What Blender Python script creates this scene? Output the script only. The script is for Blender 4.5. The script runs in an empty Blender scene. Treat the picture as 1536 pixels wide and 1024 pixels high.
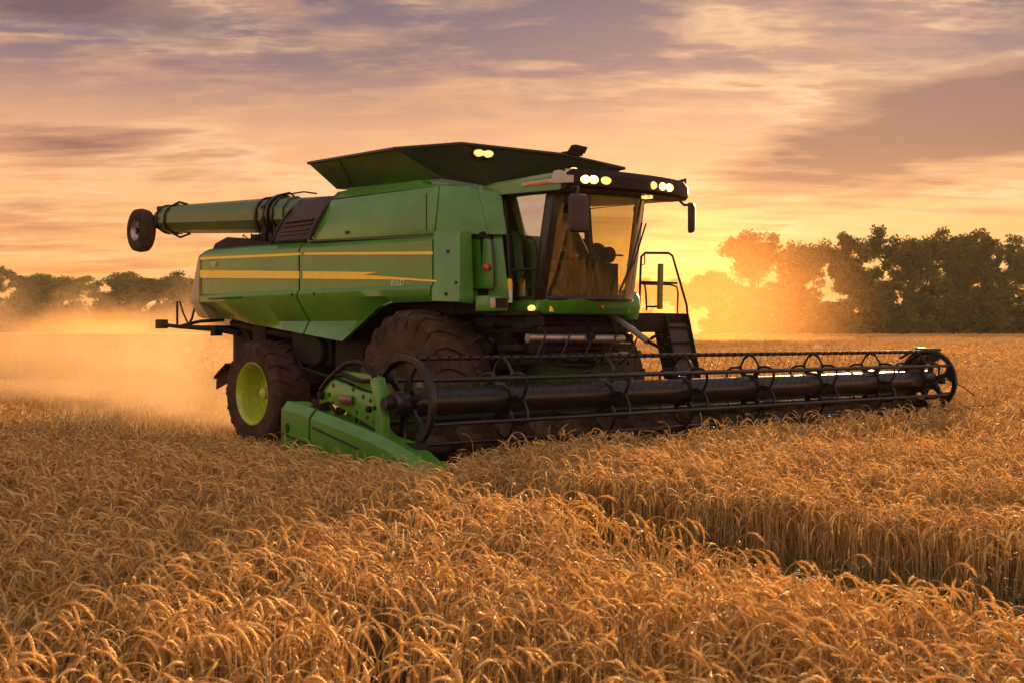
import bpy, bmesh, math, random
import numpy as np
from mathutils import Vector, Matrix, noise
R = math.radians
random.seed(7); rng = np.random.default_rng(7)
C = bpy.context.scene.collection
SC = bpy.context.scene
PI = math.pi

# ------------------------------------------------------------------ camera, sky, sun, exposure
CAM_H = 1.78
cam = bpy.data.cameras.new('camera'); co = bpy.data.objects.new('camera', cam); C.objects.link(co)
co.location = (0, 0, CAM_H); co.rotation_euler = (R(90), 0, 0)
cam.lens = 43.36; cam.sensor_width = 36; cam.shift_y = -0.013; cam.clip_end = 6000; cam.clip_start = .1
cam.dof.use_dof = True; cam.dof.focus_distance = 14.5; cam.dof.aperture_fstop = 6.3
SC.camera = co
SUN_EL, SUN_AZ = 9.0, 17.0          # degrees; azimuth measured from +Y towards +X
w = bpy.data.worlds.new('World'); SC.world = w; w.use_nodes = True
nt = w.node_tree; N = nt.nodes; L = nt.links
for n in list(N): N.remove(n)

class NB:
    """tiny node-building helper"""
    def __init__(s, tree): s.t = tree
    def n(s, typ, **kw):
        nd = s.t.nodes.new(typ)
        ins = kw.pop('ins', {})
        for k, v in kw.items(): setattr(nd, k, v)
        for k, v in ins.items():
            if isinstance(v, bpy.types.NodeSocket): s.t.links.new(v, nd.inputs[k])
            else: nd.inputs[k].default_value = v
        return nd
    def m(s, op, a, b=0.0, c=None, clamp=False):
        nd = s.n('ShaderNodeMath', operation=op, use_clamp=clamp)
        for i, v in enumerate([a, b] + ([c] if c is not None else [])):
            if isinstance(v, bpy.types.NodeSocket): s.t.links.new(v, nd.inputs[i])
            else: nd.inputs[i].default_value = v
        return nd.outputs[0]
    def ramp(s, fac, stops, interp='LINEAR'):
        nd = s.n('ShaderNodeValToRGB'); s.t.links.new(fac, nd.inputs[0])
        cr = nd.color_ramp; cr.interpolation = interp
        while len(cr.elements) < len(stops): cr.elements.new(.5)
        for e, (p, c) in zip(cr.elements, stops):
            e.position = p; e.color = tuple(c) + (1,) if not isinstance(c, (int, float)) else (c, c, c, 1)
        return nd.outputs[0]
    def mix(s, fac, a, b, mode='MIX'):
        nd = s.n('ShaderNodeMix', data_type='RGBA', blend_type=mode)
        for k, v in ((0, fac), (6, a), (7, b)):
            if isinstance(v, bpy.types.NodeSocket): s.t.links.new(v, nd.inputs[k])
            else: nd.inputs[k].default_value = v if isinstance(v, (int, float)) else tuple(v) + (1,)
        return nd.outputs[2]

b = NB(nt)
tc = b.n('ShaderNodeTexCoord').outputs['Generated']
sep = b.n('ShaderNodeSeparateXYZ', ins={0: tc})
X, Y, Z = sep.outputs
zc = b.m('MAXIMUM', Z, 0.0)
den = b.m('ADD', zc, 0.10)
pxn = b.m('DIVIDE', X, den); pyn = b.m('DIVIDE', Y, den)
cmb = b.n('ShaderNodeCombineXYZ', ins={0: pxn, 1: pyn, 2: 0.0}).outputs[0]
GA = 8.0      # azimuth of the brightest thin cloud
sd = (math.sin(R(GA)) * math.cos(R(3.0)), math.cos(R(GA)) * math.cos(R(3.0)), math.sin(R(3.0)))
dot = b.n('ShaderNodeVectorMath', operation='DOT_PRODUCT', ins={0: tc, 1: sd}).outputs['Value']
ang = b.m('DIVIDE', b.m('ARCCOSINE', b.m('MINIMUM', dot, 1.0)), PI)       # 0 at the sun, 1 opposite
base = b.ramp(zc, [(0, (1.0, .35, .055)), (.045, (1.06, .44, .11)), (.10, (1.02, .50, .20)), (.155, (.74, .38, .215)), (.205, (.28, .18, .19)),
                   (.26, (.175, .135, .18)), (.45, (.18, .16, .20)), (1, (.12, .13, .19))])
# the half of the sky behind the camera, brightened and warmed as added fill
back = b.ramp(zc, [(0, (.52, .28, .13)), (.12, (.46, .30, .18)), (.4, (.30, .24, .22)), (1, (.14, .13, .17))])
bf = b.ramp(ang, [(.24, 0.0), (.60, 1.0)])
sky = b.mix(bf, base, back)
# clouds: banks in perspective on a high plane
mp = b.n('ShaderNodeMapping', ins={0: cmb, 'Location': (3.1, 1.7, 0), 'Rotation': (0, 0, R(-12)), 'Scale': (.62, .80, 1)}).outputs[0]
n1 = b.n('ShaderNodeTexNoise', ins={'Vector': mp, 'Scale': .78, 'Detail': 9.0, 'Roughness': .56, 'Distortion': .35}).outputs[0]
mp2 = b.n('ShaderNodeMapping', ins={0: cmb, 'Location': (9.3, 4.2, 0), 'Rotation': (0, 0, R(20)), 'Scale': (.9, .7, 1)}).outputs[0]
n2 = b.n('ShaderNodeTexNoise', ins={'Vector': mp2, 'Scale': 1.9, 'Detail': 8.0, 'Roughness': .6, 'Distortion': .3}).outputs[0]
mp3 = b.n('ShaderNodeMapping', ins={0: cmb, 'Rotation': (0, 0, R(14)), 'Scale': (.42, 1.15, 1)}).outputs[0]
n3 = b.n('ShaderNodeTexNoise', ins={'Vector': mp3, 'Scale': 6.0, 'Detail': 8.0, 'Roughness': .62, 'Distortion': .25}).outputs[0]
# a long bank low on the right of the sun, another on the left
def bank(az, el, wa, we, tilt=0.0):
    da = b.m('SUBTRACT', b.m('ARCTAN2', X, Y), R(az))
    de = b.m('SUBTRACT', b.m('SUBTRACT', Z, math.sin(R(el))), b.m('MULTIPLY', da, tilt))
    e = b.m('ADD', b.m('POWER', b.m('ABSOLUTE', b.m('DIVIDE', da, R(wa))), 2.0), b.m('POWER', b.m('ABSOLUTE', b.m('DIVIDE', de, math.sin(R(we)))), 2.0))
    return b.m('EXPONENT', b.m('MULTIPLY', e, -1.0))
bk = b.m('ADD', bank(19, 8.6, 12, 1.9, .13), b.m('MULTIPLY', bank(-21, 8.4, 11, 1.5, -.10), .8))
bk = b.m('ADD', bk, b.m('MULTIPLY', bank(-19, 13.5, 9, 1.3, -.12), .6))
bk = b.m('SUBTRACT', bk, b.m('MULTIPLY', bank(6, 6.0, 16, 2.2, 0), .5))
dens = b.m('ADD', b.m('ADD', n1, b.m('MULTIPLY', bk, .27)), b.m('ADD', b.m('MULTIPLY', b.m('SUBTRACT', n3, .5), .34), b.m('MULTIPLY', b.m('SUBTRACT', n2, .5), .16)))
lite = b.ramp(b.m('ADD', b.m('ADD', b.m('MULTIPLY', n2, .45), b.m('MULTIPLY', n1, .18)), b.m('MULTIPLY', n3, .37)), [(.45, 0.0), (.57, 1.0)])
lcol = b.ramp(zc, [(0, (1.0, .46, .14)), (.09, (1.02, .56, .28)), (.18, (.90, .47, .22)), (.28, (.72, .40, .24)), (1, (.3, .26, .28))])
lcolb = b.mix(bf, lcol, (.46, .34, .25))
sky = b.mix(b.m('MULTIPLY', lite, .62), sky, lcolb)
dk = b.ramp(dens, [(.49, 0.0), (.66, 1.0)])
dcol = b.ramp(zc, [(0, (.75, .30, .07)), (.08, (.54, .21, .10)), (.14, (.27, .115, .10)), (.22, (.16, .10, .125)), (1, (.11, .11, .15))])
sky = b.mix(b.m('MULTIPLY', dk, .95), sky, dcol)
edge = b.ramp(dens, [(.455, 0.0), (.50, 1.0), (.545, 0.0)])
edge = b.m('MULTIPLY', edge, b.ramp(n2, [(.42, 0.0), (.62, 1.0)]))
sky = b.mix(b.m('MULTIPLY', edge, .55), sky, b.mix(bf, (1.0, .66, .36), (.5, .4, .38)))
# glow of the low sun in thin cloud
g1 = b.m('MULTIPLY', b.m('POWER', b.m('MAXIMUM', dot, 0.0), 60.0), .20)
g2 = b.m('MULTIPLY', b.m('POWER', b.m('MAXIMUM', dot, 0.0), 900.0), .45)
gl = b.m('MULTIPLY', b.m('ADD', g1, g2), b.m('SUBTRACT', 1.0, b.m('MULTIPLY', dk, .6)))
glc = b.n('ShaderNodeVectorMath', operation='SCALE', ins={0: (1.0, .42, .09), 'Scale': gl}).outputs[0]
sky = b.mix(1.0, sky, glc, 'ADD')
nis = b.n('ShaderNodeTexSky', sky_type='NISHITA', sun_disc=False, sun_elevation=R(SUN_EL), sun_rotation=R(SUN_AZ), dust_density=3.0)
bg1 = b.n('ShaderNodeBackground', ins={0: nis.outputs[0], 1: 0.05})
bg2 = b.n('ShaderNodeBackground', ins={0: sky, 1: b.m('ADD', .38, b.m('MULTIPLY', bf, .62))})  # back half made stronger, added fill for the shaded side
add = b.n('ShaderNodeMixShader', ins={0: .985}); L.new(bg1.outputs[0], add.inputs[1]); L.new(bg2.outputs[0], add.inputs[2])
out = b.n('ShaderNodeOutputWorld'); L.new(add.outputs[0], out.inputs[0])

sl = bpy.data.lights.new('sun', 'SUN'); so = bpy.data.objects.new('sun', sl); C.objects.link(so)
sl.energy = 5.0; sl.angle = R(.6); sl.color = (1.0, .62, .27)
dv = Vector((math.sin(R(SUN_AZ)) * math.cos(R(SUN_EL)), math.cos(R(SUN_AZ)) * math.cos(R(SUN_EL)), math.sin(R(SUN_EL))))
so.rotation_euler = dv.to_track_quat('Z', 'Y').to_euler()
SC.view_settings.view_transform = 'Standard'; SC.view_settings.look = 'None'
SC.view_settings.exposure = 1.5; SC.view_settings.gamma = 1.0; SC.view_settings.use_curve_mapping = False
SC.cycles.use_denoising = True
SC.cycles.max_bounces = 8; SC.cycles.diffuse_bounces = 3; SC.cycles.glossy_bounces = 3
SC.cycles.transmission_bounces = 4; SC.cycles.volume_bounces = 1; SC.cycles.transparent_max_bounces = 12
SC.cycles.volume_step_rate = 1.5; SC.cycles.volume_max_steps = 128

# ------------------------------------------------------------------ machine frame: u forward, v towards the camera side, z up
FP, CX, HY = 1850., 768., 492.
al = math.atan(.896)
UD = (math.sin(al), -math.cos(al)); VD = (-math.cos(al), -math.sin(al))
O = (-3.97 - 1.7 * VD[0], 18.7 - 1.7 * VD[1])
def mv(px, py, v):
    """measured point of the photograph on the machine's plane v"""
    r = ((px - CX) / FP, 1.0, -(py - HY) / FP)
    t = (O[0] * VD[0] + O[1] * VD[1] + v) / (r[0] * VD[0] + r[1] * VD[1])
    return ((r[0] * t - O[0]) * UD[0] + (r[1] * t - O[1]) * UD[1], v, r[2] * t + CAM_H)
def W(u, v):
    return (O[0] + u * UD[0] + v * VD[0], O[1] + u * UD[1] + v * VD[1])
def UV(x, y):
    dx = x - O[0]; dy = y - O[1]
    return dx * UD[0] + dy * UD[1], dx * VD[0] + dy * VD[1]

# ------------------------------------------------------------------ materials
def mat(name, col, rough=.5, metal=0., coat=0., var=.0, vscale=6., dust=0., dustcol=(.34, .22, .11), bump=0., bscale=40., spec=.5, emit=None, estr=0., chaff=0.):
    m = bpy.data.materials.new(name); m.use_nodes = True
    t = m.node_tree; q = NB(t); bs = t.nodes['Principled BSDF']
    bs.inputs['Base Color'].default_value = tuple(col) + (1,)
    bs.inputs['Roughness'].default_value = rough; bs.inputs['Metallic'].default_value = metal
    bs.inputs['Coat Weight'].default_value = coat; bs.inputs['Coat Roughness'].default_value = .12
    bs.inputs['Specular IOR Level'].default_value = spec
    oc = q.n('ShaderNodeTexCoord').outputs['Object']
    if var or dust:
        nz = q.n('ShaderNodeTexNoise', ins={'Vector': oc, 'Scale': vscale, 'Detail': 6.0, 'Roughness': .65}).outputs[0]
        lo = tuple(c * (1 - var) for c in col); hi = tuple(min(1, c * (1 + var)) for c in col)
        c1 = q.ramp(nz, [(.3, lo), (.7, hi)])
        if dust:
            nz2 = q.n('ShaderNodeTexNoise', ins={'Vector': oc, 'Scale': vscale * .35, 'Detail': 9.0, 'Roughness': .7}).outputs[0]
            f = q.ramp(nz2, [(.35, dust * .25), (.75, dust)])
            c1 = q.mix(f, c1, dustcol)
            r1 = q.m('ADD', q.m('MULTIPLY', f, .5), rough, clamp=True)
            t.links.new(r1, bs.inputs['Roughness'])
        t.links.new(c1, bs.inputs['Base Color'])
    if chaff:
        vo_ = q.n('ShaderNodeTexVoronoi', ins={'Vector': oc, 'Scale': 26.0}).outputs['Distance']
        m_ = q.n('ShaderNodeTexNoise', ins={'Vector': oc, 'Scale': 1.3, 'Detail': 4.0}).outputs[0]
        sp_ = q.m('MULTIPLY', q.m('LESS_THAN', vo_, .10), q.ramp(m_, [(.45, 0.0), (.6, chaff)]))
        src_ = bs.inputs['Base Color'].links[0].from_socket
        t.links.new(q.mix(sp_, src_, (.55, .40, .16)), bs.inputs['Base Color'])
    if bump:
        nb = q.n('ShaderNodeTexNoise', ins={'Vector': oc, 'Scale': bscale, 'Detail': 5.0}).outputs[0]
        bp = q.n('ShaderNodeBump', ins={'Height': nb, 'Strength': bump, 'Distance': .02}).outputs[0]
        t.links.new(bp, bs.inputs['Normal'])
    if emit:
        bs.inputs['Emission Color'].default_value = tuple(emit) + (1,); bs.inputs['Emission Strength'].default_value = estr
    return m
M = {}
M['green'] = mat('green_paint', (.028, .20, .008), .33, coat=.45, var=.25, vscale=2.2, dust=.17, dustcol=(.26, .22, .06), bump=.07, bscale=4, chaff=.75)
M['green2'] = mat('green_shield', (.034, .20, .009), .34, coat=.4, var=.2, vscale=4, dust=.12, dustcol=(.30, .24, .08))
M['yellow'] = mat('yellow_decal', (.95, .60, .015), .35, coat=.4, var=.08, dust=.10)
M['lime'] = mat('yellow_rim', (.36, .50, .012), .38, coat=.3, var=.25, vscale=6, dust=.35)
M['black'] = mat('black_paint', (.007, .006, .008), .3, spec=.35, coat=.1, var=.3, vscale=8, dust=.06)
M['reelblack'] = mat('reel_black_paint', (.005, .0045, .007), .33, coat=.15, spec=.35, var=.3, vscale=5, dust=.02, bump=.06, bscale=9)
M['dark'] = mat('dark_steel', (.009, .007, .007), .6, spec=.15, var=.4, vscale=12, dust=.14, dustcol=(.10, .06, .03))
M['dkgreen'] = mat('dark_green_frame', (.007, .032, .005), .8, spec=.1, var=.4, vscale=9, dust=.22, dustcol=(.16, .11, .05))
M['grey'] = mat('grey_plastic', (.035, .028, .036), .5, spec=.25, var=.15, vscale=6, dust=.12, bump=.08, bscale=120)
M['rubber'] = mat('tyre_rubber', (.010, .009, .009), .8, spec=.12, var=.3, vscale=9, dust=.55, dustcol=(.19, .115, .07), bump=.25, bscale=35)
M['steel'] = mat('steel', (.42, .38, .34), .35, metal=.9, var=.2, vscale=14, dust=.35)
M['tube'] = mat('grey_tube', (.26, .27, .25), .4, metal=.3, var=.2, dust=.3)
M['cream'] = mat('cream_trim', (.46, .40, .30), .45, var=.12, dust=.25)
M['sunlit_dusty'] = mat('sunlit_dusty_hood', (.50, .43, .26), .55, var=.18, vscale=4, dust=.5)  # pale base carries sunlight on the hood; noise adds dust
M['brown'] = mat('visor_brown', (.020, .009, .005), .45, spec=.15, var=.2)
M['skin'] = mat('skin', (.42, .22, .13), .6)
M['shirt'] = mat('dark_shirt', (.03, .035, .05), .85, var=.2)
M['seat'] = mat('seat_fabric', (.03, .05, .035), .8, var=.2, vscale=20)
M['interior'] = mat('cab_interior', (.06, .042, .028), .7, var=.3, vscale=5)
M['amber'] = mat('amber_lens', (.7, .16, .01), .3, coat=.5)
M['redlens'] = mat('red_lens', (.5, .05, .02), .3, coat=.5)
M['olive'] = mat('olive_paint', (.022, .085, .007), .38, coat=.25, var=.25, vscale=2.2, dust=.22, dustcol=(.26, .20, .06), bump=.05, bscale=5)
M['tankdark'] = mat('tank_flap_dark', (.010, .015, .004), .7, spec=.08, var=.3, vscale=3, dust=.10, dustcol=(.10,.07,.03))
M['rimbrown'] = mat('dusty_rim', (.12, .10, .03), .5, var=.3, dust=.7, dustcol=(.24, .15, .09))
M['auger'] = mat('auger_steel', (.035, .025, .02), .8, spec=.1, var=.3, dust=.4)
M['white'] = mat('white_mark', (.75, .70, .60), .5, var=.1)
M['maroon'] = mat('maroon_handle', (.10, .025, .035), .35, coat=.4, var=.2)
M['lamp'] = mat('lit_lamp', (.9, .8, .6), .2, emit=(1.0, .52, .14), estr=9.0)
M['lampdim'] = mat('warm_lamp', (.9, .7, .3), .2, emit=(1.0, .50, .10), estr=3.0)
for k_, lo_, hi_ in (('lamp', .5, 2.6), ('lampdim', .35, .8)):      # the reflector breaks each lit lens into brighter and dimmer facets
    t_ = M[k_].node_tree; q_ = NB(t_); n_ = q_.n('ShaderNodeTexNoise', ins={'Vector': q_.n('ShaderNodeTexCoord').outputs['Object'], 'Scale': 22.0, 'Detail': 2.0}).outputs[0]
    t_.links.new(q_.m('ADD', lo_, q_.m('MULTIPLY', q_.ramp(n_, [(.38, 0.0), (.62, 1.0)]), hi_)), t_.nodes['Principled BSDF'].inputs['Emission Strength'])
M['post'] = mat('post_green', (.20, .17, .03), .5, var=.2)
M['mirror'] = mat('mirror_glass', (.8, .8, .8), .04, metal=1.0)
def glass(name, tint, refl=.06, dirt=.14):
    m = bpy.data.materials.new(name); m.use_nodes = True; t = m.node_tree; q = NB(t)
    for n in list(t.nodes): t.nodes.remove(n)
    tr = q.n('ShaderNodeBsdfTransparent', ins={0: tuple(tint) + (1,)})
    gl_ = q.n('ShaderNodeBsdfGlossy', ins={0: (1, 1, 1, 1), 'Roughness': .03})
    oc = q.n('ShaderNodeTexCoord').outputs['Object']
    nz = q.n('ShaderNodeTexNoise', ins={'Vector': oc, 'Scale': 3.0, 'Detail': 7.0}).outputs[0]
    ge = q.n('ShaderNodeNewGeometry').outputs
    cs_ = q.m('ABSOLUTE', q.n('ShaderNodeVectorMath', operation='DOT_PRODUCT', ins={0: ge['Normal'], 1: ge['Incoming']}).outputs['Value'])
    fr = q.m('ADD', q.m('MULTIPLY', q.m('POWER', q.m('SUBTRACT', 1.0, cs_), 5.0), .95), .06)
    f = q.m('ADD', q.m('MULTIPLY', fr, 1.0), refl)
    mx = q.n('ShaderNodeMixShader', ins={0: f}); t.links.new(tr.outputs[0], mx.inputs[1]); t.links.new(gl_.outputs[0], mx.inputs[2])
    df = q.n('ShaderNodeBsdfDiffuse', ins={0: (.45, .33, .18, 1)})
    mx2 = q.n('ShaderNodeMixShader', ins={0: q.ramp(nz, [(.4, dirt * .15), (.75, dirt)])})
    t.links.new(mx.outputs[0], mx2.inputs[1]); t.links.new(df.outputs[0], mx2.inputs[2])
    o = q.n('ShaderNodeOutputMaterial'); t.links.new(mx2.outputs[0], o.inputs[0])
    return m
M['glass'] = glass('cab_glass', (.80, .80, .66), .02, .03)
M['sideglass'] = glass('reflective_side_glass', (.62, .62, .58), .30, .05)
M['glassy'] = glass('windshield_glass', (.62, .60, .40), .05, .06)

# ------------------------------------------------------------------ mesh helpers (machine coordinates u, v, z)
class MB:
    def __init__(s): s.v = []; s.f = []
    def add(s, vs, fs):
        o = len(s.v); s.v += [tuple(map(float, p)) for p in vs]; s.f += [tuple(i + o for i in f) for f in fs]; return s
    def box(s, a, c):
        (x0, y0, z0), (x1, y1, z1) = a, c
        return s.add([(x0, y0, z0), (x1, y0, z0), (x1, y1, z0), (x0, y1, z0), (x0, y0, z1), (x1, y0, z1), (x1, y1, z1), (x0, y1, z1)],
                     [(0, 3, 2, 1), (4, 5, 6, 7), (0, 1, 5, 4), (1, 2, 6, 5), (2, 3, 7, 6), (3, 0, 4, 7)])
    def loft(s, rings, caps=True, closed=True):
        n = len(rings[0]); vs = [p for r in rings for p in r]; fs = []
        for i in range(len(rings) - 1):
            for j in range(n if closed else n - 1):
                k = (j + 1) % n
                fs.append((i * n + j, i * n + k, (i + 1) * n + k, (i + 1) * n + j))
        if caps: fs += [tuple(range(n))[::-1], tuple((len(rings) - 1) * n + j for j in range(n))]
        return s.add(vs, fs)
    def prism(s, poly, v0, v1):     # poly: (u,z) or (u,v,z) points; extruded along v
        a = [(p[0], v0, p[-1]) for p in poly]; c = [(p[0], v1, p[-1]) for p in poly]
        return s.loft([a, c])
    def slab(s, pts, off):          # any polygon given a thickness vector
        return s.loft([list(pts), [(p[0] + off[0], p[1] + off[1], p[2] + off[2]) for p in pts]])
    def tube(s, pts, r, n=8, caps=True):
        pts = [Vector(p) for p in pts]; rs = r if isinstance(r, (list, tuple)) else [r] * len(pts)
        rings = []; up = None
        for i, p in enumerate(pts):
            d = (pts[min(i + 1, len(pts) - 1)] - pts[max(i - 1, 0)]).normalized()
            if up is None:
                up = Vector((0, 0, 1)) if abs(d.z) < .9 else Vector((1, 0, 0))
            a = (up - d * up.dot(d)).normalized(); up = a; c = d.cross(a)
            rings.append([tuple(p + (a * math.cos(2 * PI * k / n) + c * math.sin(2 * PI * k / n)) * rs[i]) for k in range(n)])
        return s.loft(rings, caps)
    def lathe(s, cen, prof, n=40, axis='v', caps=False):     # prof: (radius, offset along axis)
        rings = []
        for (r, o) in prof:
            rg = []
            for k in range(n):
                a = 2 * PI * k / n; c_, s_ = math.cos(a) * r, math.sin(a) * r
                if axis == 'v': rg.append((cen[0] + c_, cen[1] + o, cen[2] + s_))
                elif axis == 'u': rg.append((cen[0] + o, cen[1] + c_, cen[2] + s_))
                else: rg.append((cen[0] + c_, cen[1] + s_, cen[2] + o))
            rings.append(rg)
        return s.loft(rings, caps)
    def mirror(s):
        s.v = [(p[0], -p[1], p[2]) for p in s.v]; return s
    def build(s, name, m, parent=None, bevel=0., smooth=False, world=False, sub=0):
        me = bpy.data.meshes.new(name)
        me.from_pydata([p if world else (p[0], -p[1], p[2]) for p in s.v], [], s.f)
        bm = bmesh.new(); bm.from_mesh(me); bmesh.ops.recalc_face_normals(bm, faces=bm.faces)
        if bevel:
            es = [e for e in bm.edges if len(e.link_faces) == 2 and e.calc_face_angle(0) > .5]
            bmesh.ops.bevel(bm, geom=es, offset=bevel, segments=2, affect='EDGES', profile=.5, clamp_overlap=True)
        bm.to_mesh(me); bm.free()
        if smooth or bevel:
            me.shade_smooth()
            me.set_sharp_from_angle(angle=R(38))
        for mm in (m if isinstance(m, (list, tuple)) else [m]): me.materials.append(mm)
        o = bpy.data.objects.new(name, me); C.objects.link(o); o.parent = parent
        return o
def arc(c, r, a0, a1, n, v):        # points on a circle in the uz plane
    return [(c[0] + r * math.cos(a0 + (a1 - a0) * i / n), v, c[1] + r * math.sin(a0 + (a1 - a0) * i / n)) for i in range(n + 1)]
def tag(o, label=None, cat=None, group=None, kind=None):
    if label: o['label'] = label
    if cat: o['category'] = cat
    if group: o['group'] = group
    if kind: o['kind'] = kind
    return o

# ------------------------------------------------------------------ ground
def gz(x, y):
    d = math.hypot(x, y)
    t = min(1, max(0, (d - 55) / 90)); return .42 * t * t * (3 - 2 * t)
def make_ground():
    vs = []; fs = []; rad = [0, 1, 2, 3, 4, 6, 8, 10, 13, 16, 20, 25, 30, 36, 43, 50, 58, 66, 75, 85, 95, 108, 122, 138, 155, 175, 200, 230, 260, 300, 350, 420, 520, 700, 1000, 1600, 2600, 4200]
    n = 96
    for r in rad:
        for k in range(n):
            a = 2 * PI * k / n; x, y = r * math.cos(a), r * math.sin(a)
            z = gz(x, y) + (noise.noise(Vector((x * .05, y * .05, 0))) * .05 if r < 400 else 0)
            vs.append((x, y, z - (0.0 if r > 55 else .02)))
    for i in range(len(rad) - 1):
        for k in range(n):
            j = (k + 1) % n; fs.append((i * n + k, i * n + j, (i + 1) * n + j, (i + 1) * n + k))
    g = MB(); g.v = vs; g.f = fs
    m = bpy.data.materials.new('field_soil'); m.use_nodes = True; t = m.node_tree; q = NB(t); bs = t.nodes['Principled BSDF']
    oc = q.n('ShaderNodeTexCoord').outputs['Object']
    dist = q.n('ShaderNodeVectorMath', operation='LENGTH', ins={0: oc}).outputs['Value']
    na = q.n('ShaderNodeTexNoise', ins={'Vector': oc, 'Scale': 9.0, 'Detail': 8.0, 'Roughness': .7}).outputs[0]
    soil = q.ramp(na, [(.35, (.055, .034, .018)), (.55, (.14, .085, .04)), (.7, (.34, .22, .10))])
    st = q.n('ShaderNodeMapping', ins={0: oc, 'Rotation': (0, 0, R(8)), 'Scale': (.02, .16, 1)}).outputs[0]
    nb_ = q.n('ShaderNodeTexNoise', ins={'Vector': st, 'Scale': 1.0, 'Detail': 8.0, 'Roughness': .7}).outputs[0]
    nc = q.n('ShaderNodeTexNoise', ins={'Vector': oc, 'Scale': .9, 'Detail': 9.0, 'Roughness': .75}).outputs[0]
    wc = q.ramp(q.m('ADD', q.m('MULTIPLY', nb_, .55), q.m('MULTIPLY', nc, .45)), [(.38, (.30, .17, .06)), (.5, (.55, .34, .13)), (.60, (.74, .50, .21))])
    f = q.ramp(q.m('DIVIDE', dist, 100.0), [(.45, 0.0), (.75, 1.0)])
    t.links.new(q.mix(f, soil, wc), bs.inputs['Base Color']); bs.inputs['Roughness'].default_value = .95
    bs.inputs['Specular IOR Level'].default_value = .1
    bp = q.n('ShaderNodeBump', ins={'Height': nc, 'Strength': 1.0, 'Distance': .5}).outputs[0]; t.links.new(bp, bs.inputs['Normal'])
    o = g.build('ground', m, world=True); tag(o, kind='structure'); return o
make_ground()
# ------------------------------------------------------------------ the combine harvester
HV = bpy.data.objects.new('combine_harvester', None); C.objects.link(HV)
HV.location = (O[0], O[1], 0); HV.rotation_euler = (0, 0, math.atan2(UD[1], UD[0]))
tag(HV, 'green combine harvester with yellow stripes, its wide black reel down in the wheat', 'combine harvester')
G = M['green']

# --- wheels
def wheel(u, vo, z, Rr, wd, rr, side, nl, name='wheel', rm='lime'):
    """vo = outer face, side=+1 near / -1 far"""
    s = side; root = None
    cv = vo - s * wd / 2; h = wd / 2
    t = MB()
    prof = [(rr, -h * .80), (rr * 1.04, -h * .93), ((rr + Rr) / 2, -h * 1.0), (Rr * .90, -h * .97), (Rr * .955, -h * .80), (Rr * .965, 0),
            (Rr * .955, h * .80), (Rr * .90, h * .97), ((rr + Rr) / 2, h * 1.0), (rr * 1.04, h * .93), (rr, h * .80)]
    t.lathe((u, cv, z), prof, 64)
    for k in range(nl):
        for sd in (-1, 1):
            a0 = 2 * PI * (k + (.5 if sd > 0 else 0)) / nl
            def pt(a, o, r): return (u + r * math.cos(a), cv + o, z + r * math.sin(a))
            rows = []
            for (f, da, r_) in ((0.02, 0.0, Rr), (.45, .10, Rr * .998), (.85, .17, Rr * .985), (1.03, .19, Rr * .90), (1.02, .20, Rr * .80)):
                o = sd * h * f; wdt = .030 + .012 * f
                a = a0 + da * (1 if True else -1)
                rows.append([pt(a - wdt, o, r_ * .93), pt(a - wdt * .75, o, r_), pt(a + wdt * .75, o, r_), pt(a + wdt, o, r_ * .93)])
            t.loft(rows)
    W_ = t.build(name, M['rubber'], HV, smooth=True)
    hb = MB()
    q = h * .82
    hb.lathe((u, cv, z), [(rr * 1.0, s * q), (rr * 1.05, s * (q + .03)), (rr * 1.02, s * (q + .035)), (rr * .95, s * q), (rr * .91, s * q * .80), (rr * .88, s * q * .45), (rr * .90, s * q * .42), (rr * .84, -s * q * .1), (rr * .80, -s * q * .30),
                          (rr * .52, -s * q * .38), (rr * .48, -s * q * .10), (rr * .36, -s * q * .02), (.001, s * q * .0)], 48)
    hb.build('rim', M[rm], W_, smooth=True)
    nb_ = MB()
    for k in range(8):
        a = 2 * PI * k / 8
        nb_.lathe((u + rr * .40 * math.cos(a), cv - s * q * .04, z + rr * .40 * math.sin(a)), [(.018, 0), (.018, s * .04), (.001, s * .045)], 6)
    nb_.lathe((u, cv + s * q * .0, z), [(rr * .20, 0), (rr * .19, s * .10), (rr * .10, s * .13), (.001, s * .14)], 20)
    nb_.build('hub', M[rm], W_, smooth=True)
    return W_
wheel(0.0, 1.70, .79, .81, .62, .46, 1, 20, 'rear_wheel')
wheel(0.0, -1.70, .79, .81, .62, .46, -1, 20, 'rear_wheel')
wheel(3.95, 1.80, 1.02, 1.0, .78, .46, 1, 22, 'front_wheel', 'rimbrown')
wheel(3.95, -1.80, 1.02, 1.0, .78, .46, -1, 22, 'front_wheel', 'rimbrown')

# --- chassis
m = MB()
m.box((-1.2, -.95, 1.25), (4.68, .95, 3.0)); m.box((4.6, -.9, 1.25), (5.2, .95, 1.94)); m.box((2.4, -1.28, 1.95), (4.4, 1.28, 2.98)); m.box((4.4, .0, 1.95), (4.95, 1.28, 2.98)); m.box((-1.9, -1.2, 2.1), (2.4, 1.2, 2.98))
m.build('chassis', M['dark'], HV, bevel=.03)
m = MB()
m.box((-.13, -1.35, .68), (.13, 1.35, .92)); m.box((-.35, -.5, .6), (.35, .5, 1.3)); m.tube([(.25, -1.2, .75), (.25, 1.2, .75)], .04)
m.build('rear_axle', M['dark'], HV, bevel=.02)
m = MB()
m.box((3.72, -1.2, .82), (4.18, 1.2, 1.22)); m.box((3.3, -.8, .7), (4.6, .8, 1.35))
m.build('front_axle', M['dkgreen'], HV, bevel=.03)
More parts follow.
